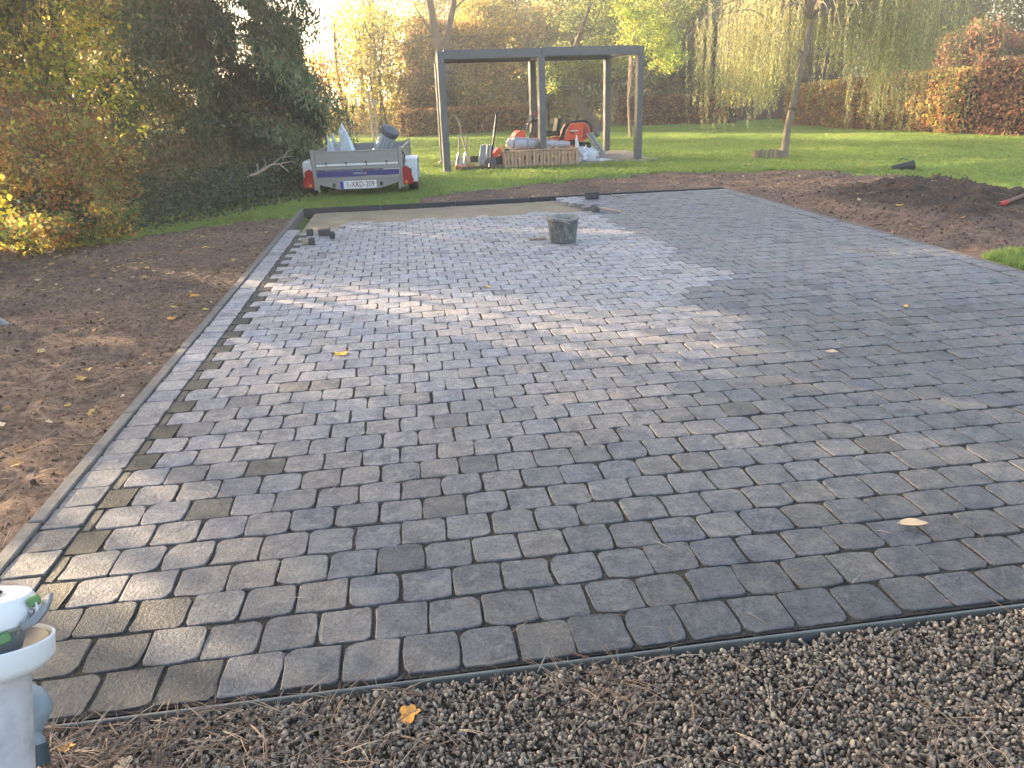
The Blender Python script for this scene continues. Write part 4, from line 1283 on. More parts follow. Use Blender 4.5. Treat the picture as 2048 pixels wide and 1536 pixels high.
# --- weeping willow
def willow():
    t = empty('weeping_willow', (7.33, 14.6, 0), 0, 'weeping willow with a leaning pale trunk and hanging yellow-green strands on the lawn', 'tree')
    tr = MB()
    tr.tube([(-.03, 0, -.1), (0, 0, .15), (.03, .02, .55), (.08, .05, .75), (.16, .1, 1.2), (.27, .15, 1.8), (.37, .2, 2.25), (.42, .22, 2.5)], [.11, .074, .066, .069, .062, .060, .055, .050], 12)
    tr.build('trunk', M['bark_pale'], t, smooth=True)
    MB().tube([(.085, .05, .845), (.10, .06, .875)], .088, 12).build('tie_band', M['twig'], t)
    lm = MB(); arcs = []
    def arc(st, pts, r_):
        c_ = [Vector(st)] + [Vector(p) for p in pts]
        # smooth
        out = []
        for i in range(len(c_) - 1):
            for q in range(4):
                f = q / 4
                p0, p1, p2, p3 = c_[max(i - 1, 0)], c_[i], c_[i + 1], c_[min(i + 2, len(c_) - 1)]
                out.append(.5 * ((2 * p1) + (-p0 + p2) * f + (2 * p0 - 5 * p1 + 4 * p2 - p3) * f * f + (-p0 + 3 * p1 - 3 * p2 + p3) * f ** 3))
        out.append(c_[-1])
        lm.tube(out, [r_ * (1 - .85 * i / len(out)) for i in range(len(out))], 6, False)
        arcs.append(out)
    top = (.40, .22, 2.42)
    arc(top, [(.75, .2, 2.52), (1.15, .2, 2.42), (1.6, .25, 2.2), (2.2, .3, 1.95)], .028)
    arc((.27, .15, 1.85), [(-.05, .1, 2.05), (-.4, .1, 2.35), (-.9, 0, 2.6), (-1.5, 0, 2.5)], .03)
    arc((.25, .15, 1.75), [(.0, .1, 1.95), (-.25, .1, 2.12), (-.7, .05, 2.15), (-1.1, 0, 1.9)], .022)
    arc((.3, .15, 1.95), [(.1, -.1, 2.2), (-.15, -.3, 2.35), (-.5, -.6, 2.3)], .02)
    for i in range(34):
        a = random.uniform(0, 2 * PI); L = random.uniform(.9, 2.5)
        zt = random.uniform(2.6, 3.9)
        arc(top, [(.4 + math.cos(a) * L * .4, .22 + math.sin(a) * L * .35, zt), (.4 + math.cos(a) * L * .8, .22 + math.sin(a) * L * .7, zt - .1), (.4 + math.cos(a) * L * 1.1, .22 + math.sin(a) * L, zt - .6)], random.uniform(.014, .03))
    for i in range(16):
        a = random.uniform(-.7, .7); L = random.uniform(1.8, 3.3); zt = random.uniform(2.6, 3.5)
        arc(top, [(.4 + math.cos(a) * L * .4, .22 + math.sin(a) * L * .35, zt), (.4 + math.cos(a) * L * .75, .22 + math.sin(a) * L * .7, zt - .1), (.4 + math.cos(a) * L, .22 + math.sin(a) * L, zt - .7)], random.uniform(.012, .02))
    P, D, S_, K = [], [], [], []
    ns = 1150
    for s_ in range(ns):
        ar = arcs[random.randrange(len(arcs))]
        p = Vector(ar[random.randrange(3, len(ar))]) + Vector((random.gauss(0, .15), random.gauss(0, .15), 0))
        if -.2 < p.x < .75 and p.y < .6 and random.random() < .97: continue
        # strand ends by region (lower on the left and a few on the far right)
        lx = p.x
        if lx < -.95: end = random.choice((random.uniform(.35, 1.2), random.uniform(.9, 1.6)))
        elif lx < .1: end = random.uniform(.85, 1.7)
        elif lx < 1.6: end = random.uniform(1.45, 2.4)
        else: end = random.choice((random.uniform(1.4, 2.2), random.uniform(1.4, 2.2), random.uniform(.3, 1.4)))
        L = max(.25, p.z - end)
        m_ = int(L / .022)
        zz = np.linspace(0, L, m_)
        sway = random.uniform(-.10, .10); sw2 = random.uniform(-.06, .06)
        px = p.x + sway * (zz / L) ** 2 + .015 * np.sin(zz * 9 + s_)
        py = p.y + sw2 * (zz / L) ** 2
        P.append(np.stack([px, py, p.z - zz], 1)); K.append(np.full(m_, s_ % 60))
        lm.tube([(px[0], py[0], p.z), (px[m_ // 2], py[m_ // 2], p.z - L / 2), (px[-1], py[-1], p.z - L)], [.004, .003, .0015], 3, False)
    lm.build('branches', M['bark_pale'], t)
    P = np.concatenate(P); K = np.concatenate(K); n = len(P)
    P += rng.normal(size=(n, 3)) * np.array([.016, .016, .01])
    col = palette(n, K, ((.46, .46, .15), (.33, .36, .14), (.60, .50, .12), (.27, .34, .18)), (4, 4, 2.6, 3))
    V, F, C = leaf_quads(P, .068 * rng.uniform(.7, 1.25, n), col, .17, 0, 0, down=.8)
    link('foliage', np_mesh('foliage', V, F, C), M['leaf'], t)
willow()
le = empty('log_edging', (7.05, 14.75, 0), 0, 'ring of short upright log edging at the foot of the willow', 'edging')
for i in range(13):
    a = math.radians(-200 + i * 17)
    h = random.uniform(.12, .17)
    MB().tube([(math.cos(a) * .27, math.sin(a) * .16, -.04), (math.cos(a) * .27, math.sin(a) * .16, h)], .031, 8).build('log', M['bark_pale'], le)

# off-frame trees on the sun side: added to dapple paving and shade lawn
offv = [(-10.6, 10.6, 5.5, 1.5, 2600, 'small tree added out of view to screen the sun between the dense tree and the sparse one'), (-8.6, 11.3, 5.5, 1.8, 800, 'thin-leaved tree added out of view to dapple the sun, nearest the low yellow shrub'), (-12.2, 14.0, 6.5, 2.1, 2000, 'sparse tree added out of view to dapple the sun, furthest from the paving'),
        (-9.0, 7.9, 5.5, 1.9, 36000, 'dense tree added out of view to shade the near paving, left of the soil bed'), (-8.2, 15.0, 7, 2.0, 14000, 'dense tree added out of view to shade the far paving, behind the tall shrubs'),
        (-7.2, 18.6, 7, 2.1, 14000, 'leafy tree added behind the dark conifers to shade the lawn, nearest of its row'), (-7.4, 22.2, 7, 2.2, 14000, 'leafy tree added behind the dark conifers to shade the lawn, second of its row'),
        (-7.6, 26.0, 6.6, 2.2, 13000, 'leafy tree added behind the dark conifers to shade the lawn, third of its row'), (-7.9, 29.6, 6.2, 2.0, 12000, 'leafy tree added behind the dark conifers to shade the lawn, last of its row')]
for x, y, h, r_, n, lab in offv:
    tree('added_shade_tree', x, y, lab, 'tree', [(0, 0, h * .42, r_, r_, h * .38), (.2, 0, h * .75, r_ * .9, r_ * .9, h * .25)], h * .8, .09, (n if n < 8000 else int(n * .62)), .12, (OLIVE, YEL, OCHRE), (3, 2, 2), group='unseen trees added to shade and dapple the garden', nclump=110, cr=.15, limbs=30)

# ------------------------------------------------------------------ trailer
def trailer():
    t = empty('garden_trailer', (-.652, 11.60, 0), math.radians(-4), 'small aluminium box trailer with white mudguards and plate 1-XRD-209 parked on the grass', 'trailer')
    W, Lh = .60, 2.15
    def P(name, mb, m, par=t, **k): return mb.build(name, M[m], par, **k)
    P('floor', MB().box((0, Lh / 2, .27), (2 * W, Lh - .04, .03)), 'alu')
    for s in (-1, 1):
        sp = MB()
        sp.box((s * (W + .015), Lh / 2, .46), (.022, Lh - .06, .36))
        for z in (.30, .40, .52, .635): sp.box((s * (W + .03), Lh / 2, z), (.012, Lh - .08, .022), bev=.003)
        P('side_panel', sp, 'alu')
        for y in (.0, Lh):
            P('corner_post', MB().box((s * (W + .02), y, .40), (.055, .05, .56), bev=.006), 'alu')
        P('latch', MB().box((s * (W + .052), .04, .60), (.016, .05, .05), bev=.003).tube([(s * (W + .06), .05, .60), (s * (W + .075), .12, .52), (s * (W + .07), .10, .45)], .006, 6), 'black')
        P('support_leg', MB().box((s * (W - .02), -.012, .17), (.03, .03, .16), bev=.003), 'alu')
        # mudguard
        mg = MB()
        prof = [(-.34, .16), (-.33, .40), (-.24, .50), (.24, .50), (.34, .40), (.36, .16), (.33, .16), (.31, .38), (.22, .47), (-.22, .47), (-.30, .38), (-.31, .16)]
        mg.prism(prof, s * (W + .05), s * (W + .235), axis=0, c=(0, .62, 0))
        mg.box((s * (W + .142), .62 - .325, .325), (.185, .022, .33), bev=.006)
        P('mudguard', mg, 'white')
        wh = empty('wheel', (s * (W + .145), .62, .24)); wh.parent = t
        prof = [(.13, -.068), (.20, -.072), (.236, -.060), (.245, -.02), (.245, .02), (.236, .060), (.20, .072), (.13, .068)]
        MB().lathe(prof, 32, close=True, rot=rotm(y=90)).build('tyre', M['rubber'], wh, smooth=True)
        MB().lathe([(.0, .03), (.05, .035), (.10, .02), (.132, .05), (.132, -.05), (.10, -.02), (0, -.03)], 24, rot=rotm(y=90)).build('rim', M['galv_dull'], wh, smooth=True)
        # tail light: tapering red triangle
        x = s * (W + .115)
        tl = MB().prism([(-.055 * s - .0, .0), (.085 * s, .005), (.095 * s, .06), (.035 * s, .235), (-.01 * s, .255), (-.055 * s, .21)], -.055, .0, axis=1, c=(x - .02 * s, -.02, .165))
        lo = P('taillight', tl, 'red_lens')
        MB().lathe([(0, .012), (.020, .010), (.024, 0)], 14, c=(x - s * .03, -.078, .195), rot=rotm(x=90)).build('amber_lens', M['amber'], lo, smooth=True)
        MB().box((x - s * .02, .0, .28), (.14, .02, .2)).build('backing', M['black'], lo)
    P('front_panel', MB().box((0, Lh - .01, .46), (2 * W, .022, .36)), 'alu')
    tg = MB()
    y = -.012
    tg.box((0, y, .570), (2 * W - .03, .022, .155), bev=.003)
    tg.box((0, y - .006, .645), (2 * W - .03, .030, .018), bev=.003)
    tg.box((0, y - .004, .488), (2 * W - .03, .018, .012))
    tg.box((0, y, .42), (2 * W - .03, .022, .05), bev=.003)
    tg.box((0, y, .268), (2 * W - .03, .024, .04), bev=.003)
    tgo = P('tailgate', tg, 'alu')
    MB().box((0, y - .008, .462), (2 * W - .035, .026, .028), bev=.004).build('rail', M['white'], tgo)
    bs = MB().box((0, y - .001, .338), (2 * W - .03, .024, .075)); bso = bs.build('blue_band', M['blue'], tgo)
    for x in (-.44, -.155, .13, .415):
        P('hook', MB().lathe([(0, .014), (.011, .012), (.014, 0)], 12, c=(x, y - .030, .492), rot=rotm(x=90)).box((x + .006, y - .026, .462), (.008, .014, .035)), 'black')
    text_part('logo', 'TRIPOLIS', .036, M['plate'], t, (.0, -.0275, .338), (PI / 2, 0, 0), 1.0)
    MB().box((.105, -.028, .338), (.026, .003, .022)).build('logo_mark', M['yellow'], t)
    # rear beam with plate
    P('rear_beam', MB().prism([(-W + .02, .245), (W - .02, .245), (W - .02, .20), (.30, .125), (-.30, .125), (-W + .02, .20)], -.018, .004, axis=1), 'alu')
    P('beam_lip', MB().box((-.0, -.03, .126), (.62, .034, .008)), 'alu')
    for x in (-.34, .34): P('plate_lamp', MB().box((x - .02, -.028, .185), (.04, .022, .05), bev=.004), 'black')
    pl = P('number_plate', MB().box((-.01, -.028, .183), (.52, .008, .112), bev=.003), 'plate')
    text_part('plate_text', '1-XRD-209', .108, M['plate_red'], pl, (.02, -.0335, .183), (PI / 2, 0, 0), .80)
    MB().box((-.245, -.0335, .183), (.045, .003, .104)).build('plate_blue_band', M['plate_blue'], pl)
    P('axle', MB().tube([(-W - .1, .62, .24), (W + .1, .62, .24)], .03, 8), 'galv_dull')
    P('drawbar', MB().tube([(-.35, Lh, .25), (0, Lh + .95, .27), (0, Lh + 1.2, .30)], .03, 8).tube([(.35, Lh, .25), (0, Lh + .95, .27)], .03, 8), 'galv_dull')
    P('jockey_wheel', MB().tube([(.06, Lh + .8, .12), (.06, Lh + .8, .55)], .025, 8).lathe([(0, -.03), (.09, -.03), (.09, .03), (0, .03)], 18, c=(.06, Lh + .8, .09), rot=rotm(y=90)), 'galv_dull')
trailer()
def in_trailer(x, y, z):
    a = math.radians(-4)
    return (-.652 + x * math.cos(a) - y * math.sin(a), 11.60 + x * math.sin(a) + y * math.cos(a), z)
sheets = [(-.45, .45, .56, .20, 'leftmost low pale blue metal sheet standing in the trailer'), (-.40, .62, .58, .14, 'narrow pale blue metal sheet second from the left in the trailer'), (-.335, .55, .48, .15, 'short pale blue metal sheet in the middle of the group in the trailer'),
          (-.27, .50, .66, .22, 'tall narrow pale blue metal sheet beside the big one in the trailer'), (-.215, .36, .73, .30, 'largest pale blue metal sheet, rightmost of the group in the trailer')]
for x, y, h, w_, lab in sheets:
    mb = MB()
    pts = []
    n = 7
    for i in range(n):
        q = i / (n - 1)
        pts.append((-.06 * (1 - q) ** 1.5 * 1.5, q * h, .012 * math.sin(q * 3)))
    vs, fs = [], []
    for i in range(n):
        q = i / (n - 1)
        xl = -.10 * (1 - q) ** 1.6
        xr = xl + w_ * 1.15 * (1 - q) + .006
        for j_ in range(4):
            f = j_ / 3
            vs.append((xl + (xr - xl) * f, .05 * f * (1 - q) + .02 * math.sin(q * 3), q * h))
    for i in range(n - 1):
        for j_ in range(3): fs.append((i * 4 + j_, i * 4 + j_ + 1, i * 4 + 5 + j_, i * 4 + 4 + j_))
    mb.add(vs, fs)
    o = empty('metal_sheet', in_trailer(x, y, .29), math.radians(-4), lab, 'metal sheet', 'metal sheets standing in the trailer')
    s_ = mb.build('sheet', M['galv'], o, smooth=True)
    md = s_.modifiers.new('thick', 'SOLIDIFY'); md.thickness = .004
    MB().tube([(v[0], v[1] - .003, v[2]) for v in vs[0::4]], .007, 6).build('rolled_edge', M['plate'], o)
    b_ = MB().tube([(vs[0][0], -.0, .01), (vs[0][0] + .03, -.0, .01)], .006, 5)
sd = empty('capped_pipe', in_trailer(.12, .9, .30), math.radians(-4), 'fat silvery pipe with a dark cap leaning out of the trailer', 'pipe')
R1 = rotm(y=30, x=20)
MB().lathe([(0, 0), (.135, 0), (.13, .40), (.118, .73), (0, .73)], 24, rot=R1).build('pipe', M['galv'], sd, smooth=True)
MB().lathe([(.118, .65), (.138, .65), (.142, .70), (.134, .73), (.06, .765), (0, .77)], 28, rot=R1).build('cap', M['darkgrey'], sd, smooth=True)
for k in (-.05, .02, .09): MB().tube([R1 @ Vector((k, -.133, .03)), R1 @ Vector((k * .8, -.122, .62))], .009, 5).build('seam', M['galv_dull'], sd)
sd = empty('batten', in_trailer(.12, .7, .30), 0, 'pale wooden batten leaning beside the capped pipe in the trailer', 'batten')
MB().box((0, 0, .24), (.03, .02, .56), rot=rotm(y=38)).build('batten_wood', M['timber'], sd, loc=(.12, 0, 0))
sd = empty('folded_tarp', in_trailer(-.02, .9, .29), 0, 'low reddish brown folded cloth in the middle of the trailer load', 'tarp')
MB().box((.0, 0, .12), (.30, .5, .24), rot=rotm(z=8), bev=.05).build('cloth', plain('reddish_cloth', (.42, .24, .20), .9, var=.3), sd)

# ------------------------------------------------------------------ pergola
def pergola():
    t = empty('pergola', (.78, 14.75, 0), 0, 'grey aluminium pergola with six posts standing on the lawn', 'pergola')
    o0 = Vector((.78, 14.75, 0))
    F = [Vector((.80, 14.83, 0)), Vector((2.66, 15.08, 0)), Vector((4.65, 15.45, 0))]
    B = [Vector((.84, 16.65, 0)), Vector((2.80, 16.95, 0)), Vector((4.48, 17.27, 0))]
    ZT = [2.075, 2.10, 2.10]
    a = math.atan2(F[2].y - F[0].y, F[2].x - F[0].x)
    Rz = rotm(z=math.degrees(a))
    for i in range(3):
        for row, zt in ((F, ZT[i] - .005 if i != 1 else 1.965), (B, 1.95)):
            p = row[i] - o0
            MB().box((p.x, p.y, zt / 2 - .05), (.125, .125, zt + .1), rot=Rz, bev=.006).build('post', M['anthracite'], t)
            if row is B: MB().box((p.x, p.y, .035), (.2, .2, .05), rot=Rz, bev=.01).build('post_foot', M['grit'], t)
    def beam(p, q, z, hh, wd, name='beam', m='anthracite'):
        d = q - p
        b = Matrix.Rotation(math.atan2(d.y, d.x), 3, 'Z')
        c = (p + q) / 2 - o0
        MB().box((c.x, c.y, z), (d.length, wd, hh), rot=b, bev=.004).build(name, M[m], t)
    d01 = (F[1] - F[0]).normalized() * .064; d12 = (F[2] - F[1]).normalized() * .064
    up = Vector((0, 0, 0))
    beam(F[0] + d01, F[1] - Vector((0, 0, 0)), 2.015, .155, .10)
    beam(F[1] + Vector((.004, 0, 0)), F[2] - d12, 2.028, .155, .10)
    beam(B[0], B[1], 2.01, .15, .10)
    beam(B[1], B[2], 2.01, .15, .10)
    for i in range(3): beam(F[i] + Vector((0, .065, 0)), B[i] - Vector((0, .052, 0)), 2.012, .14, .08, 'side_beam')
    for k in range(26):
        f = (k + .5) / 26
        p = F[0].lerp(F[2], f) + Vector((0, .07, 0)); q = B[0].lerp(B[2], f) - Vector((0, .07, 0))
        c = (p + q) / 2 - o0
        d = q - p
        MB().box((c.x, c.y, 2.03), (.15, d.length, .012), rot=Matrix.Rotation(math.atan2(d.y, d.x) - PI / 2, 3, 'Z') @ rotm(y=8)).build('louvre', M['anthracite'], t)
    for i in range(3):
        p = F[i] - o0
        MB().box((p.x, p.y - .066, 1.90), (.085, .006, .035), rot=Rz).build('joint_plate', M['darkgrey'], t)
        for s_ in (-.028, .028): MB().lathe([(0, .008), (.008, .007), (.009, 0)], 8, c=(p.x + s_, p.y - .069, 1.90), rot=rotm(x=90)).build('bolt', M['galv_dull'], t)
        MB().box((p.x, p.y, .012), (.18, .18, .014), rot=Rz).build('foot_plate', M['anthracite'], t)
    p = F[2] - o0
    MB().tube([(p.x + .06, p.y, 2.12), (p.x + .16, p.y, 2.17), (p.x + .12, p.y, 2.0), (p.x + .07, p.y, 1.86)], .008, 6).build('cable', M['black'], t)
    p = F[1] - o0
    MB().tube([(p.x - .01, p.y - .075, .02), (p.x - .035, p.y - .072, .12), (p.x - .02, p.y - .07, .30)], .007, 6).build('white_cord', M['white'], t)
pergola()

# ------------------------------------------------------------------ things kept under the pergola
gp = grid_mesh('rubble_ground', .75, 5.2, 15.0, 17.6, .05, lambda X, Y: .012 + (fbm(X, Y, 7, 4) - .5) * .05 + .10 * np.exp(-((X - 4.55) / .5) ** 2 - ((Y - 16.6) / .45) ** 2) + .04 * np.exp(-((X - 4.1) / .5) ** 2 - ((Y - 16.0) / .4) ** 2) - .12 * np.clip(np.maximum(np.abs(X - 3.0) - 2.0, np.abs(Y - 16.3) - 1.1) * 4, 0, 1))
tag(link('rubble_ground', gp, M['grit']), 'patch of pale grit and rubble under the pergola', None, None, 'stuff')
for i, (x, y, s, lab) in enumerate([(1.05, 14.98, .13, 'broken orange brick lying beside the left pergola post'), (1.28, 15.10, .11, 'broken brick beside the foot of the spades'), (1.5, 15.02, .12, 'broken brick in front of the grey bundle'), (1.75, 15.1, .1, 'small broken brick left of the timber crate'), (1.18, 15.3, .12, 'broken brick at the back of the rubble by the spades')]):
    o = MB().box((0, 0, s * .25), (s * 1.3, s * .8, s * .55), rot=rotm(z=i * 47, x=8), bev=.012).build('broken_brick', M['brick'])
    o.location = (x, y, .03)
    tag(o, lab, 'brick', 'broken bricks under the pergola')
o = MB().box((0, 0, .04), (.85, .05, .08), bev=.006).build('timber_board', M['twig']); o.location = (1.48, 14.86, .0); o.rotation_euler = (0, 0, math.radians(7))
tag(o, 'dark weathered board lying along the front edge of the rubble', 'board')

def crate():
    t = empty('timber_crate', (1.88, 14.93, 0), math.radians(3), 'fresh timber slatted crate standing in front of the middle pergola post', 'crate')
    Wd, H, D = 1.46, .31, .62
    for yy in (0, D):
        for k in range(21):
            x = .03 + k * (Wd - .06) / 20
            MB().box((x, yy, H / 2 - .01), (.036, .018, H - .02 + random.uniform(-.006, .006)), bev=.002).build('slat', M['timber'], t)
        for z in (.045, H - .055): MB().box((Wd / 2, yy + (.02 if yy == 0 else -.02), z), (Wd - .02, .02, .075), bev=.002).build('rail', M['timber'], t)
        for k in range(10):
            x = .065 + k * (Wd - .06) / 10
            MB().box((x, yy + (.02 if yy == 0 else -.02), H / 2), (.028, .018, .13)).build('spacer', M['timber'], t)
    for xx in (.0, Wd):
        for k in range(7): MB().box((xx, .04 + k * (D - .08) / 6, H / 2), (.018, .06, H), bev=.002).build('slat', M['timber'], t)
    MB().box((Wd / 2, 0.0, H + .004), (Wd + .02, .07, .018), bev=.003).build('top_rail', M['timber'], t)
    MB().box((Wd / 2, D, H + .004), (Wd + .02, .07, .018), bev=.003).build('top_rail', M['timber'], t)
    MB().box((Wd / 2, D / 2, H - .03), (Wd - .05, D - .1, .02)).build('inner_board', M['timber'], t)
crate()

def crumple(name, c, r, m, seed, parent=None, amp=.25, f=3.0, floor=True, nseg=40):
    n, k = nseg, nseg // 2
    th = np.linspace(0, 2 * PI, n, endpoint=False); ph = np.linspace(0.02, PI - .02, k)
    T, Pp = np.meshgrid(th, ph, indexing='ij')
    d = np.stack([np.cos(T) * np.sin(Pp), np.sin(T) * np.sin(Pp), np.cos(Pp)], -1)
    nz = np.abs(fbm(d[..., 0] * f + seed, d[..., 1] * f + d[..., 2] * f * 1.3, 1, 4) - .5) * 4
    V = d * (1 - amp * .5 + amp * (nz - .5))[..., None] * np.array(r) + np.array(c)
    if floor: V[..., 2] = np.maximum(V[..., 2], .004)
    V = V.reshape(-1, 3)
    i, j_ = np.meshgrid(np.arange(n), np.arange(k - 1), indexing='ij')
    a = (i * k + j_).ravel(); b = (((i + 1) % n) * k + j_).ravel()
    return link(name, np_mesh(name, V, np.stack([a, b, b + 1, a + 1], 1), smooth=True), m, parent)
t = empty('film_roll', (2.0, 15.25, .32), math.radians(3), 'long roll of grey plastic film resting on the timber crate', 'plastic roll')
V = []
mb = MB(); n = 14
mb.tube([(.12 + 1.12 * i / n, .02 * math.sin(i * 2.1), .115 - .06 * (i / n) ** 1.3 + .006 * math.sin(i * 3.3)) for i in range(n + 1)], [(.115 - .075 * (i / n) ** 1.2) * (1 + .06 * math.sin(i * 2.7)) for i in range(n + 1)], 20)
mb.build('wrapped_film', M['film'], t, smooth=True)
for x in (.34, .38, .42): MB().lathe([(.104, -.006), (.110, 0), (.104, .006)], 24, c=(x, .01, .105), rot=rotm(y=90)).build('tape', M['white_film'], t)
crumple('loose_end', (.06, 0, .11), (.10, .10, .12), M['white_film'], 5, t, .5, 4, False, 28)

def mower():
    t = empty('ride_on_mower', (3.08, 16.35, 0.02), math.radians(4), 'orange-red ride-on mower with a black frame parked under the pergola', 'mower')
    def P(name, mb, m, par=t, **k): return mb.build(name, M[m], par, **k)
    hood = MB().prism([(.26, .30), (.70, .33), (.83, .42), (.80, .60), (.72, .685), (.50, .70), (.38, .66), (.30, .50)], -.02, .42, axis=1)
    ho = P('hood', hood, 'orange')
    MB().box((.48, -.026, .545), (.16, .006, .022)).build('hood_label', M['white'], ho)
    MB().box((.44, -.026, .500), (.07, .006, .035), bev=.002).build('vent', M['black'], ho)
    MB().prism([(.66, .36), (.80, .44), (.77, .60), (.68, .655)], -.026, -.020, axis=1).build('side_panel', M['red'], ho)
    P('hood_frame', MB().tube([(.14, -.04, .30), (.24, -.04, .58), (.30, -.04, .67), (.42, -.04, .72), (.72, -.04, .73), (.82, -.03, .66), (.86, -.02, .50)], .022, 8).tube([(.20, .0, .34), (.28, .0, .56), (.36, .0, .68)], .03, 8), 'black')
    P('chassis', MB().box((.3, .2, .2), (1.0, .4, .12), bev=.02).box((.62, .15, .22), (.45, .38, .16), bev=.03), 'black')
    P('body_panel', MB().prism([(-.62, .30), (-.20, .26), (.05, .20), (.22, .30), (.20, .44), (.02, .40), (-.30, .42), (-.60, .42)], -.0, .40, axis=1), 'orange')
    P('body_trim', MB().prism([(-.20, .23), (.03, .17), (.20, .26), (.22, .30), (.04, .215), (-.2, .27)], -.008, .0, axis=1), 'white')
    P('fender', MB().prism([(-.80, .42), (-.55, .42), (-.55, .58), (-.66, .59), (-.74, .55), (-.79, .48)], .0, .36, axis=1), 'orange')
    st = P('seat', MB().box((.02, .2, .50), (.36, .34, .09), bev=.03), 'black')
    MB().box((.17, .2, .66), (.08, .32, .28), rot=rotm(y=10), bev=.03).build('backrest', M['black'], st)
    MB().box((-.10, .02, .56), (.2, .04, .03), bev=.01).build('armrest', M['black'], st)
    P('steering_column', MB().tube([(-.42, .2, .40), (-.34, .2, .74)], .022, 8), 'black')
    P('steering_wheel', MB().lathe([(.14, -.012), (.155, 0), (.14, .012), (.128, 0)], 22, c=(-.34, .2, .76), close=True, rot=rotm(y=-20)), 'black', smooth=True)
    P('lever', MB().tube([(-.52, .05, .60), (-.44, .03, .86), (-.40, .03, .90), (-.37, .03, .88)], .013, 6), 'grey')
    P('red_lever', MB().box((-.275, .02, .83), (.035, .02, .26), rot=rotm(y=-27), bev=.006), 'red')
    P('mast', MB().tube([(.02, .3, .4), (.02, .3, 1.12)], .012, 6), 'black')
    for x, r_ in ((-.5, .17), (.45, .19)):
        for y in (.0, .42):
            wh = empty('wheel', (x, y, r_ - .005)); wh.parent = t
            MB().lathe([(.09, -.07), (r_ - .02, -.075), (r_, -.05), (r_, .05), (r_ - .02, .075), (.09, .07)], 24, close=True, rot=rotm(x=90)).build('tyre', M['rubber'], wh, smooth=True)
            MB().lathe([(0, -.04), (.09, -.05), (.09, .05), (0, .04)], 16, rot=rotm(x=90)).build('rim', M['orange'], wh)
    P('engine_block', MB().box((.92, .12, .42), (.10, .2, .12), bev=.02).lathe([(0, -.07), (.055, -.06), (.055, .06), (0, .07)], 16, c=(1.0, .05, .46), rot=rotm(x=60)), 'grey')
    P('belt_cover', MB().box((.45, -.03, .20), (.5, .05, .10), bev=.02), 'black')
mower()
t = empty('tube_bundle', (3.95, 16.1, 0), 0, 'two whitish grey tubes leaning against the right end of the mower', 'tubes')
for x0, x1, r_ in ((.22, -.04, .036), (.16, -.13, .026)): MB().tube([(x0, 0, .03), (x1, .25, .50)], r_, 12).build('tube', M['tube'], t, smooth=True)
o = crumple('plastic_sheet', (3.62, 15.62, .10), (.30, .25, .21), M['white_film'], 2, None, .45, 3.5)
tag(o, 'crumpled heap of whitish plastic sheet right of the timber crate', 'plastic sheet')
o = crumple('plastic_sheet', (3.92, 15.55, .02), (.32, .14, .035), M['white_film'], 9, None, .4, 4)
tag(o, 'flat tail of whitish plastic sheet spread on the grass beside the heap', 'plastic sheet')
o = MB().prism([(-.04, 0), (.05, 0), (.02, .14), (-.01, .26), (-.03, .16)], 0, .03, axis=1).build('plastic_strip', M['white_film']); o.location = (3.42, 15.45, .27)
tag(o, 'upright pointed scrap of white plastic standing at the right end of the crate', 'plastic scrap')
# grey corrugated bundles
for (x, y, n, lean, h, lab) in ((1.42, 15.0, 5, 9, .42, 'ribbed grey metal sheets leaning in a bundle beside the black bar'), (1.60, 15.28, 5, 4, .36, 'shorter ribbed grey bundle behind the black bar')):
    t = empty('ribbed_bundle', (x, y, .02), 0, lab, 'metal bundle')
    for k in range(n):
        MB().tube([(k * .042, .01 * (k % 2), 0), (k * .042 + math.tan(math.radians(lean)) * h, .02 * (k % 2) + .04, h + .01 * (k % 3))], .021, 10).build('ribbed_tube', M['galv_dull'], t, smooth=True)
t = empty('black_bar', (1.60, 14.80, 0), 0, 'long black steel bar standing at a slant left of the timber crate', 'bar')
MB().tube([(-.02, 0, -.02), (.08, .03, .45), (.175, .06, .97)], [.022, .020, .022], 8).build('bar', M['black'], t, smooth=True)
MB().box((.182, .062, .985), (.05, .03, .035), bev=.008).build('bar_head', M['black'], t)
def spade(x, y, label, dx, h, flip):
    t = empty('spade', (x, y, .02), 0, label, 'spade')
    if flip:
        MB().stube([(.27, 0, 0), (.20, .0, .32), (.13, .0, .62), (.105, 0, .80), (.07, 0, .90), (.02, 0, .955), (-.03, 0, .95), (-.035, 0, .91)], [.019, .018, .018, .017, .017, .016, .014, .012], 8).build('handle', M['pale_wood'], t, smooth=True)
    else:
        MB().tube([(dx, 0, .28), (dx * .6 + .03, .0, .62)], [.016, .014], 8).build('handle', M['pale_wood'], t, smooth=True)
        vs = []
        for k in range(7):
            q = k / 6; wd = .075 * (1 - q) ** .6 + .012
            vs += [(dx + wd * a, .035 * (abs(a)) - .01, .32 * q) for a in (-1, -.5, 0, .5, 1)]
        fs = [(i * 5 + j_, i * 5 + j_ + 1, i * 5 + j_ + 6, i * 5 + j_ + 5) for i in range(6) for j_ in range(4)]
        o = MB().add(vs, fs).build('blade', M['galv_dull'], t, smooth=True)
        md = o.modifiers.new('t', 'SOLIDIFY'); md.thickness = .004
    return t
spade(1.0, 15.12, 'bent pale wooden handle leaning among the tools by the left pergola post', 0, 0, True)
spade(1.04, 15.10, 'left-hand grey spade blade standing upright by the left pergola post', .02, 0, False)
spade(1.20, 15.16, 'right-hand grey-green spade blade standing beside the bent handle', .0, 0, False)
t = empty('power_cutter', (1.70, 15.02, 0), math.radians(10), 'small orange motor cutter on the ground left of the timber crate', 'power tool')
MB().prism([(-.02, .20), (.10, .22), (.18, .36), (.10, .38), (.02, .30), (-.06, .24)], 0, .14, axis=1).build('cover', M['orange'], t)
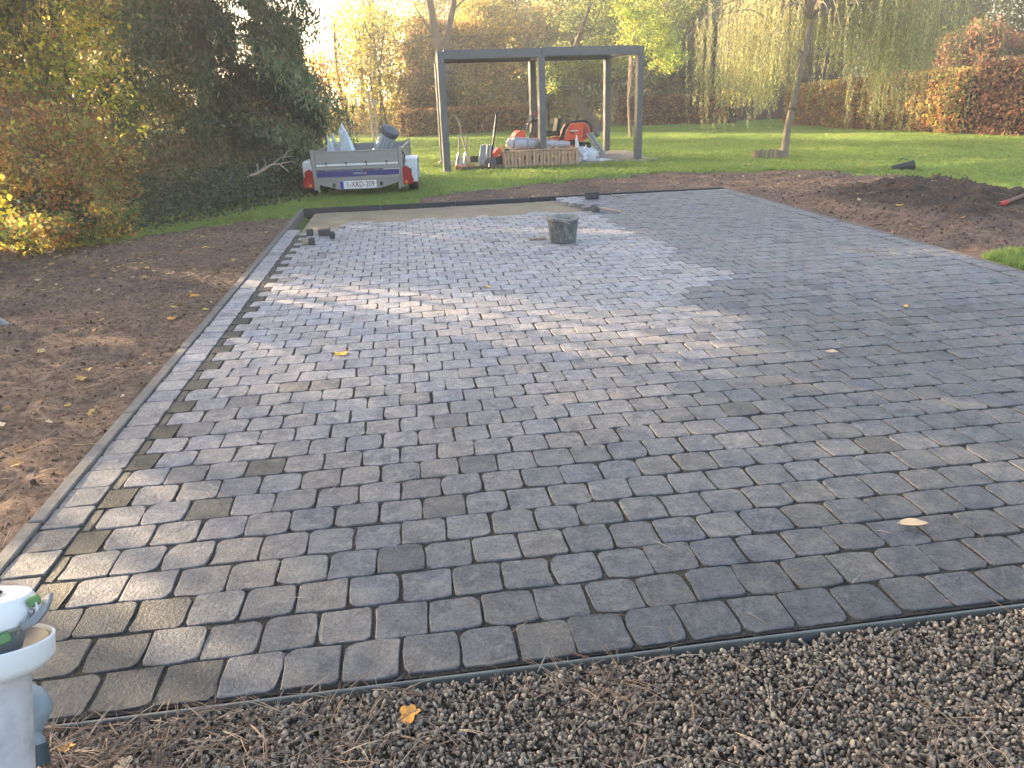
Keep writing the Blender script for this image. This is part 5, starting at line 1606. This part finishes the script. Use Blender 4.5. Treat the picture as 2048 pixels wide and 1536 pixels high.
MB().box((.10, .07, .15), (.24, .16, .15), bev=.02).build('engine', M['black'], t)
MB().lathe([(0, -.03), (.10, -.03), (.10, .03), (0, .03)], 20, c=(-.06, -.01, .12), rot=rotm(x=90)).build('guard', M['darkgrey'], t)
MB().tube([(.0, 0, .25), (.10, -.01, .30), (.18, 0, .40), (.24, .02, .36)], .014, 6).build('handle', M['orange'], t)
MB().box((.28, .05, .30), (.10, .10, .10), bev=.02).build('fuel_tank', M['black'], t)
o = MB().box((0, 0, .06), (.16, .12, .12), bev=.01).build('black_box', M['black']); o.location = (1.42, 16.0, .06)
tag(o, 'small black box on the rubble behind the ribbed bundle', 'box')

# ------------------------------------------------------------------ tub, mallet, loose stones
t = empty('mortar_tub', (1.452, 7.20, 0), 0, 'grey cement-smeared tub holding sand, standing on the paving', 'bucket')
n = 40
prof_o = [(.118, .0), (.124, .004), (.132, .08), (.141, .16), (.147, .215)]
MB().lathe(prof_o, n).build('side', M['tub'], t, smooth=True)
vs, fs = [], []
for r_, z in ((.147, .212), (.160, .214), (.162, .232), (.150, .236), (.140, .215), (.128, .05), (0.001, .05)):
    for k in range(n):
        a = 2 * PI * k / n
        dz = (.004 * math.sin(a * 2 + 1) + .003 * math.sin(a * 5)) * (1 if z > .2 else 0)
        rr = r_ * (1 + (.02 * math.sin(a * 3) if z > .2 else 0))
        vs.append((rr * math.cos(a), rr * math.sin(a), z + dz))
fs = [(i * n + k, i * n + (k + 1) % n, (i + 1) * n + (k + 1) % n, (i + 1) * n + k) for i in range(6) for k in range(n)]
MB().add(vs, fs).build('rim', plain('smeared_rim', (.24, .235, .22), .7, var=.3, scale=30), t, smooth=True)
MB().lathe([(.139, .19), (.09, .185), (.04, .175), (0.001, .17)], n).build('sand_fill', M['bed_sand'], t, smooth=True)
mb = MB(); mb.box((-.10, -.125, .222), (.07, .035, .03), rot=rotm(z=-35), bev=.008); mb.box((-.065, -.135, .20), (.03, .02, .05), rot=rotm(z=-25), bev=.005)
mb.build('lug', M['tub'], t)
MB().box((.055, -.10, .225), (.09, .05, .02), rot=rotm(z=25, y=8), bev=.005).build('lug', M['tub'], t)
MB().tube([(-.135, .02, .235), (-.10, -.12, .245), (-.02, -.16, .21), (.03, -.155, .19)], .004, 5).build('wire_handle', M['galv_dull'], t)
o = MB().box((0, 0, .012), (.17, .025, .02), bev=.006).build('wooden_stick', M['pale_wood']); o.location = (1.235, 7.36, .0); o.rotation_euler = (0, 0, math.radians(8))
tag(o, 'short pale wooden stick lying left of the mortar tub', 'stick')
t = empty('rubber_mallet', (2.20, 8.98, 0), 0, 'grey rubber mallet with a wooden handle on the paving behind the tub', 'mallet')
MB().lathe([(0, -.06), (.04, -.06), (.046, -.05), (.044, 0), (.046, .05), (.04, .06), (0, .06)], 20, c=(0, 0, .046), rot=rotm(x=90, z=-38)).build('head', M['darkgrey'], t, smooth=True)
MB().lathe([(.0, .0), (.043, .0), (.043, .012), (0, .012)], 20, c=(.005, .045, .05), rot=rotm(x=-60, z=-38)).build('head_cap', M['grey'], t)
MB().tube([(.02, -.01, .05), (.10, -.09, .035), (.24, -.24, .016)], [.013, .015, .013], 10).build('handle', M['pale_wood'], t, smooth=True)
LB = [(2.43, 10.10, .17, .10, .085, 4, 'single dark paving block left standing by the far kerb'),
      (-1.04, 8.40, .065, .08, .065, 0, 'narrow dark cut block, leftmost of the back row of loose blocks'),
      (-.885, 8.36, .12, .09, .065, 0, 'wide dark block in the middle of the loose blocks near the sand'),
      (-.79, 8.16, .055, .07, .065, 6, 'small dark block at the right end of the loose blocks'),
      (-.965, 7.86, .055, .08, .06, 0, 'dark half block lying nearest in the group of loose blocks')]
for x, y, a, b, h, r_, lab in LB:
    o = MB().box((0, 0, h / 2), (a, b, h), bev=.005).build('loose_block', plain('loose_block_dark', (.045, .047, .052), .8, var=.4, scale=25, bmp=.3))
    o.location = (x, y, .001); o.rotation_euler = (0, 0, math.radians(r_)); tag(o, lab, 'paving block', 'loose paving blocks')
o = MB().box((0, 0, .03), (.07, .085, .055), bev=.006).build('loose_block', M['bed_sand']); o.location = (-1.03, 7.87, .001)
tag(o, 'sandy tan half block lying against the nearest dark half block', 'paving block', 'loose paving blocks')
o = MB().box((0, 0, .010), (.20, .03, .018), bev=.003).build('wood_offcut', M['pale_wood']); o.location = (2.82, 10.2, 0); o.rotation_euler = (0, 0, .1)
tag(o, 'pale wooden offcut lying on the paving right of the far block', 'offcut')

# ------------------------------------------------------------------ right side: tool handle, black bucket on its side
t = empty('tool_handle', (5.93, 7.08, .14), 0, 'worn red-brown tool handle with red tip on the soil heap at right edge', 'tool')
MB().tube([(0, 0, 0), (.32, .09, .06), (.8, .22, .17)], [.022, .020, .019], 10).build('shaft', M['rust_handle'], t, smooth=True)
MB().tube([(-.03, .003, -.008), (.035, -.004, .009)], .026, 12).build('tip', M['red'], t, smooth=True)
t = empty('black_tub', (7.72, 11.45, 0), math.radians(-20), 'black rubber tub lying on its side on the lawn behind the soil bed', 'tub')
Rb = rotm(y=82)
MB().lathe([(0, 0), (.055, .0), (.085, .16), (.105, .30), (.112, .30), (.112, .31), (.098, .31), (.05, .02), (0, .02)], 24, c=(-.15, 0, .03), rot=Rb, sx=.75).build('body', M['black'], t, smooth=True)
MB().tube([(-.10, -.06, .13), (-.02, -.07, .19), (.05, -.06, .16)], .006, 6).build('handle', M['black'], t)

# ------------------------------------------------------------------ left side: board, slab, dead branch, post
o = MB().prism([(-1.1, -.02), (.0, -.02), (-.30, .25), (-1.1, .36)], 0, .028, axis=1).build('fibre_board', plain('weathered_board', (.30, .30, .30), .8, var=.25)); o.location = (-2.74, 5.45, 0)
tag(o, 'grey weathered board standing on edge in the soil at the left', 'board')
o = MB().box((0, 0, .03), (.75, .34, .09), rot=rotm(z=-6, x=4), bev=.02).build('stone_slab', plain('earthy_slab', (.23, .17, .13), .9, var=.3, bmp=.5)); o.location = (-3.95, 7.05, .03)
tag(o, 'flat earth-coloured slab lying under the low yellow shrub at the left edge', 'slab')
t = empty('dead_branch', (-2.28, 11.8, .06), 0, 'bare pale dead branch lying over the ivy left of the trailer', 'branch')
MB().tube([(0, 0, .34), (.25, .1, .42), (.48, .2, .54), (.62, .25, .55), (.78, .2, .40)], [.028, .024, .020, .016, .008], 7).build('stem', M['pale_wood'], t, smooth=True)
for c_ in ([(.48, .2, .54), (.66, .35, .66), (.9, .4, .66)], [(.62, .25, .55), (.85, .3, .58), (1.02, .3, .48)], [(.25, .1, .42), (.4, .15, .56), (.35, .2, .64)], [(.7, .35, .66), (.78, .4, .76), (.9, .4, .8)]):
    MB().tube(c_, [.012, .008, .004], 5).build('twig', M['pale_wood'], t)
t.scale = (.78, .78, .78)
t = empty('wire_post', (-2.12, 12.05, 0), 0, 'thin grey wire fence post standing in the ivy', 'post')
MB().tube([(0, 0, -.05), (0, 0, .50)], .010, 6).build('rod', M['galv_dull'], t)

# ------------------------------------------------------------------ brick outbuilding behind the willow
def shed():
    t = empty('brick_outbuilding', (12.9, 31.0, 0), math.radians(-8), 'dark red-brown brick outbuilding with a grey window half hidden by the willow', 'building')
    m, nt, b = newmat('dark_brickwork')
    tc = nt.nodes.new('ShaderNodeTexCoord')
    mp = nt.nodes.new('ShaderNodeMapping'); mp.inputs['Rotation'].default_value = (PI / 2, 0, 0)
    nt.links.new(tc.outputs['Object'], mp.inputs[0])
    br = nt.nodes.new('ShaderNodeTexBrick'); br.inputs['Scale'].default_value = 4.5
    br.inputs['Color1'].default_value = (.10, .045, .035, 1); br.inputs['Color2'].default_value = (.17, .075, .055, 1); br.inputs['Mortar'].default_value = (.10, .09, .085, 1)
    nt.links.new(mp.outputs[0], br.inputs[0]); nt.links.new(br.outputs[0], b.inputs['Base Color']); b.inputs['Roughness'].default_value = .9
    wl = MB()
    def wall(x0, x1, z0, z1): wl.box(((x0 + x1) / 2, 0, (z0 + z1) / 2), (x1 - x0, .2, z1 - z0))
    wall(0, .35, 0, 2.3); wall(.35, 1.55, 0, 1.35); wall(.35, 1.55, 1.95, 2.3); wall(1.55, 4.2, 0, 2.3)
    wl.box((.1, 1.6, 1.15), (.2, 3.0, 2.3)).box((4.1, 1.6, 1.15), (.2, 3.0, 2.3)).box((2.1, 3.1, 1.15), (4.2, .2, 2.3))
    wl.build('wall', m, t)
    MB().prism([(-.3, 2.3), (1.6, 3.2), (3.5, 2.3), (3.4, 2.22), (1.6, 3.05), (-.2, 2.22)], -.2, 4.4, axis=0).build('roof', plain('dark_roof', (.08, .06, .055), .8), t)
    wdo = empty('window', (.95, 0, 1.65)); wdo.parent = t
    f = MB().box((0, -.02, .28), (1.2, .06, .05)).box((0, -.02, -.28), (1.2, .06, .05)).box((-.58, -.02, 0), (.05, .06, .52)).box((.58, -.02, 0), (.05, .06, .52)).box((0, -.02, 0), (.05, .06, .52))
    f.build('frame', plain('grey_white_frame', (.5, .52, .54), .5), wdo)
    gm = plain('dark_glass', (.05, .07, .09), .08, var=.05, bmp=0, spec=.8)
    MB().box((0, .0, 0), (1.12, .01, .52)).build('pane', gm, wdo)
shed()

# ------------------------------------------------------------------ singled-out fallen leaves
def long_leaf(L=.09, W=.022):
    vs, fs = [], []
    for i in range(9):
        q = i / 8; w_ = W * math.sin(PI * min(1, q * 1.02 + .02)) ** .8 + .0008
        for a in (-1, 0, 1): vs.append(((q - .5) * L, a * w_, .006 + .006 * abs(a) + .006 * math.sin(q * 3)))
    fs = [(i * 3 + j_, i * 3 + j_ + 1, i * 3 + j_ + 4, i * 3 + j_ + 3) for i in range(8) for j_ in range(2)]
    return MB().add(vs, fs)
FL = [(-.43, 4.20, .055, 'leaf_yellow', 'm', 20, 'large yellow fallen leaf on the pale paving in a sunlit streak'),
      (2.15, 3.56, .07, 'leaf_tan', 'l', -25, 'slender tan leaf on the dark paving right of centre'),
      (1.52, 1.94, .095, 'leaf_tan', 'l', -12, 'long curled tan leaf on the paving near the lower right'),
      (-.09, 1.425, .038, 'leaf_orange', 'm', 70, 'orange-yellow leaf lying on the gravel below the paving'),
      (.54, 5.55, .035, 'leaf_yellow', 'm', 10, 'small yellow leaf on the pale paving in front of the tub'),
      (-2.25, 3.98, .045, 'leaf_yellow', 'm', 40, 'yellow leaf on the left soil bed nearest the footprints'),
      (-1.92, 3.5, .04, 'leaf_tan', 'm', 120, 'tan leaf on the left soil bed close to the kerb'),
      (-1.62, 5.9, .06, 'leaf_orange', 'm', 10, 'bright orange leaf lying on the soil against the left kerb'),
      (-1.62, 5.25, .05, 'leaf_orange', 'm', 80, 'second orange leaf on the soil by the kerb, nearer the camera'),
      (-2.0, 7.9, .05, 'leaf_yellow', 'm', 30, 'yellow leaf on the soil left of the loose blocks'),
      (-1.85, 2.62, .045, 'leaf_yellow', 'm', 15, 'yellow-green leaf on the soil at the lower left beside the kerb'),
      (-.72, 1.38, .035, 'leaf_tan', 'm', 45, 'tan leaf on the needle litter at the bottom left'),
      (-.86, 1.46, .022, 'leaf_orange', 'm', 0, 'small rust leaf beside the white container'),
      (5.05, 7.45, .05, 'leaf_yellow', 'm', 0, 'yellow-orange leaf on the soil at the foot of the dark heap'),
      (3.05, 4.3, .03, 'leaf_yellow', 'm', 60, 'tiny yellow leaf on the dark paving at the right')]
for i, (x, y, L, m_, kd, rz, lab) in enumerate(FL):
    me = (long_leaf(L) if kd == 'l' else MB().add(*[(lambda p: ([tuple(v.co) for v in p.vertices], [tuple(f.vertices) for f in p.polygons]))(leaf_proto(40 + i, L))][0])).mesh('fallen_leaf', True)
    on = patio_dist(np.array([x]), np.array([y]))[0] <= 0
    z = .004 if on else (float(soil_z(np.array([[x]]), np.array([[y]]))[0, 0]) + .012 if y > 1.53 else -.006)
    o = link('fallen_leaf', me, M[m_], None, (x, y, z), (0, 0, math.radians(rz)))
    tag(o, lab, 'leaf', 'fallen leaves picked out on the ground')

# ------------------------------------------------------------------ white container with handle and grey pipe at the lower left
A0, A1 = Vector((-.825, 1.063, .048)), Vector((-.802, 1.240, .518))
ax = (A1 - A0).normalized()
q_ = ax.to_track_quat('Z', 'Y')
t = bpy.data.objects.new('white_container', None); COL.objects.link(t)
t.location = A0 - ax * .06; t.rotation_euler = q_.to_euler()
tag(t, 'white plastic container with a grey handle and green clips at the lower left corner', 'container')
inv = (Matrix.Translation(t.location) @ q_.to_matrix().to_4x4()).inverted()
def loc_(p): return inv @ Vector(p)
HF, HR, HU = Vector((0.1172, 0.9275, -0.3551)), Vector((0.9898, -0.1382, -0.0343)), Vector((0.0808, 0.3475, 0.9342))
LT = (A1 - A0).length + .06
MB().lathe([(0, 0), (.073, 0), (.076, .10), (.074, LT - .10), (0, LT - .10)], 36).build('body', M['white_dirty'], t, smooth=True)
MB().lathe([(.074, LT - .108), (.105, LT - .096), (.113, LT - .082), (.113, LT - .050), (.108, LT - .048), (.105, LT - .070), (.074, LT - .083)], 40, close=True).build('flange', M['white'], t, smooth=True)
MB().lathe([(.070, LT - .083), (.098, LT - .068), (.104, LT - .054)], 36).build('inner_cup', M['darkgrey'], t, smooth=True)
MB().lathe([(.060, LT - .075), (.070, LT - .03), (.068, LT + .0)], 24).build('neck', M['grey'], t, smooth=True)
lid = MB().lathe([(.036, LT - .020), (.060, LT - .028), (.076, LT - .026), (.088, LT - .014), (.090, LT + .010), (.078, LT + .030), (.056, LT + .036), (.040, LT + .030)], 40, sy=1.05, close=True)
lo = lid.build('lid', M['white'], t, smooth=True)
MB().lathe([(.0405, LT + .022), (.03, LT + .008), (.001, LT + .004)], 24).build('opening', plain('brown_inside', (.20, .13, .09), .7), lo, smooth=True)
MB().tube([(-.02, -.03, LT + .03), (.02, -.01, LT + .06), (.03, .03, LT + .03)], .0035, 6).build('cord', M['black'], lo)
hp = [Vector((-0.6898, 1.2546, 0.5362)), Vector((-0.6861, 1.2361, 0.5311)), Vector((-0.6885, 1.2178, 0.5249)), Vector((-0.6983, 1.2055, 0.5178)), Vector((-0.7162, 1.2001, 0.5119))]
hb = MB()
vs, fs = [], []
for i, p in enumerate(hp):
    d = (hp[min(i + 1, 4)] - hp[max(i - 1, 0)]).normalized()
    n_ = d.cross(HF).normalized()
    for a, b in ((-1, -1), (1, -1), (1, 1), (-1, 1)):
        vs.append(loc_(p + n_ * a * .0075 + HF * b * .006))
for i in range(4):
    for k in range(4): fs.append((i * 4 + k, i * 4 + (k + 1) % 4, i * 4 + 4 + (k + 1) % 4, i * 4 + 4 + k))
fs += [(0, 1, 2, 3), (19, 18, 17, 16)]
o = hb.add(vs, fs).build('handle', M['grey'], t)
md = o.modifiers.new('b', 'BEVEL'); md.width = .002; md.segments = 2
for c in ((-0.7476, 1.2183, 0.4926), (-0.7400, 1.2204, 0.5006), (-0.7322, 1.2227, 0.5093), (-0.7245, 1.2251, 0.5181), (-0.7177, 1.2273, 0.5261)):
    c = Vector(c)
    MB().tube([loc_(c), loc_(c + HR * .013 - HU * .004)], .0042, 10).build('spring', M['galv_dull'], t, smooth=True)
for c in ((-0.7060, 1.2359, 0.5382), (-0.7354, 1.1747, 0.5096)):
    c = Vector(c)
    MB().box(tuple(loc_(c)), (.020, .016, .018), rot=rotm(z=30, y=20), bev=.005).build('clip', M['green'], t)
MB().tube([loc_((-0.7002, 1.2296, 0.5378)), loc_((-0.6953, 1.2194, 0.5268))], .0014, 5).build('clip_wire', M['plate'], t)
# grey pipe elbow
t2 = empty('pipe_elbow', (-.78, 1.30, 0), 0, 'grey plastic pipe elbow pointing down behind the white container', 'pipe')
P0 = Vector((-.78, 1.30, 0))
pp = [Vector((-0.8676, 1.3316, 0.2561)), Vector((-0.8435, 1.3369, 0.2498)), Vector((-0.8224, 1.3311, 0.2416)), Vector((-0.8106, 1.3151, 0.2319)), Vector((-0.8130, 1.2990, 0.2173)), Vector((-0.8183, 1.2835, 0.2031))]
MB().stube([p - P0 for p in pp], [.026, .030, .031, .030, .024, .020], 20).build('bend', M['pvc'], t2, smooth=True)
pq = [Vector((-0.8181, 1.2842, 0.2050)), Vector((-0.8155, 1.2750, 0.1960)), Vector((-0.8104, 1.2641, 0.1833)), Vector((-0.8057, 1.2513, 0.1654))]
MB().stube([p - P0 for p in pq], [.020, .027, .029, .029], 20, caps=False).build('socket', M['pvc'], t2, smooth=True)
MB().tube([pq[2] - P0 - (pq[3] - pq[2]) * .2, pq[3] - P0 + (pq[3] - pq[2]) * .5], .031, 20).build('opening', plain('pipe_mouth_shade', (.03, .05, .06), .5), t2, smooth=True)  # solid dark end; the shade in the pipe mouth is its colour
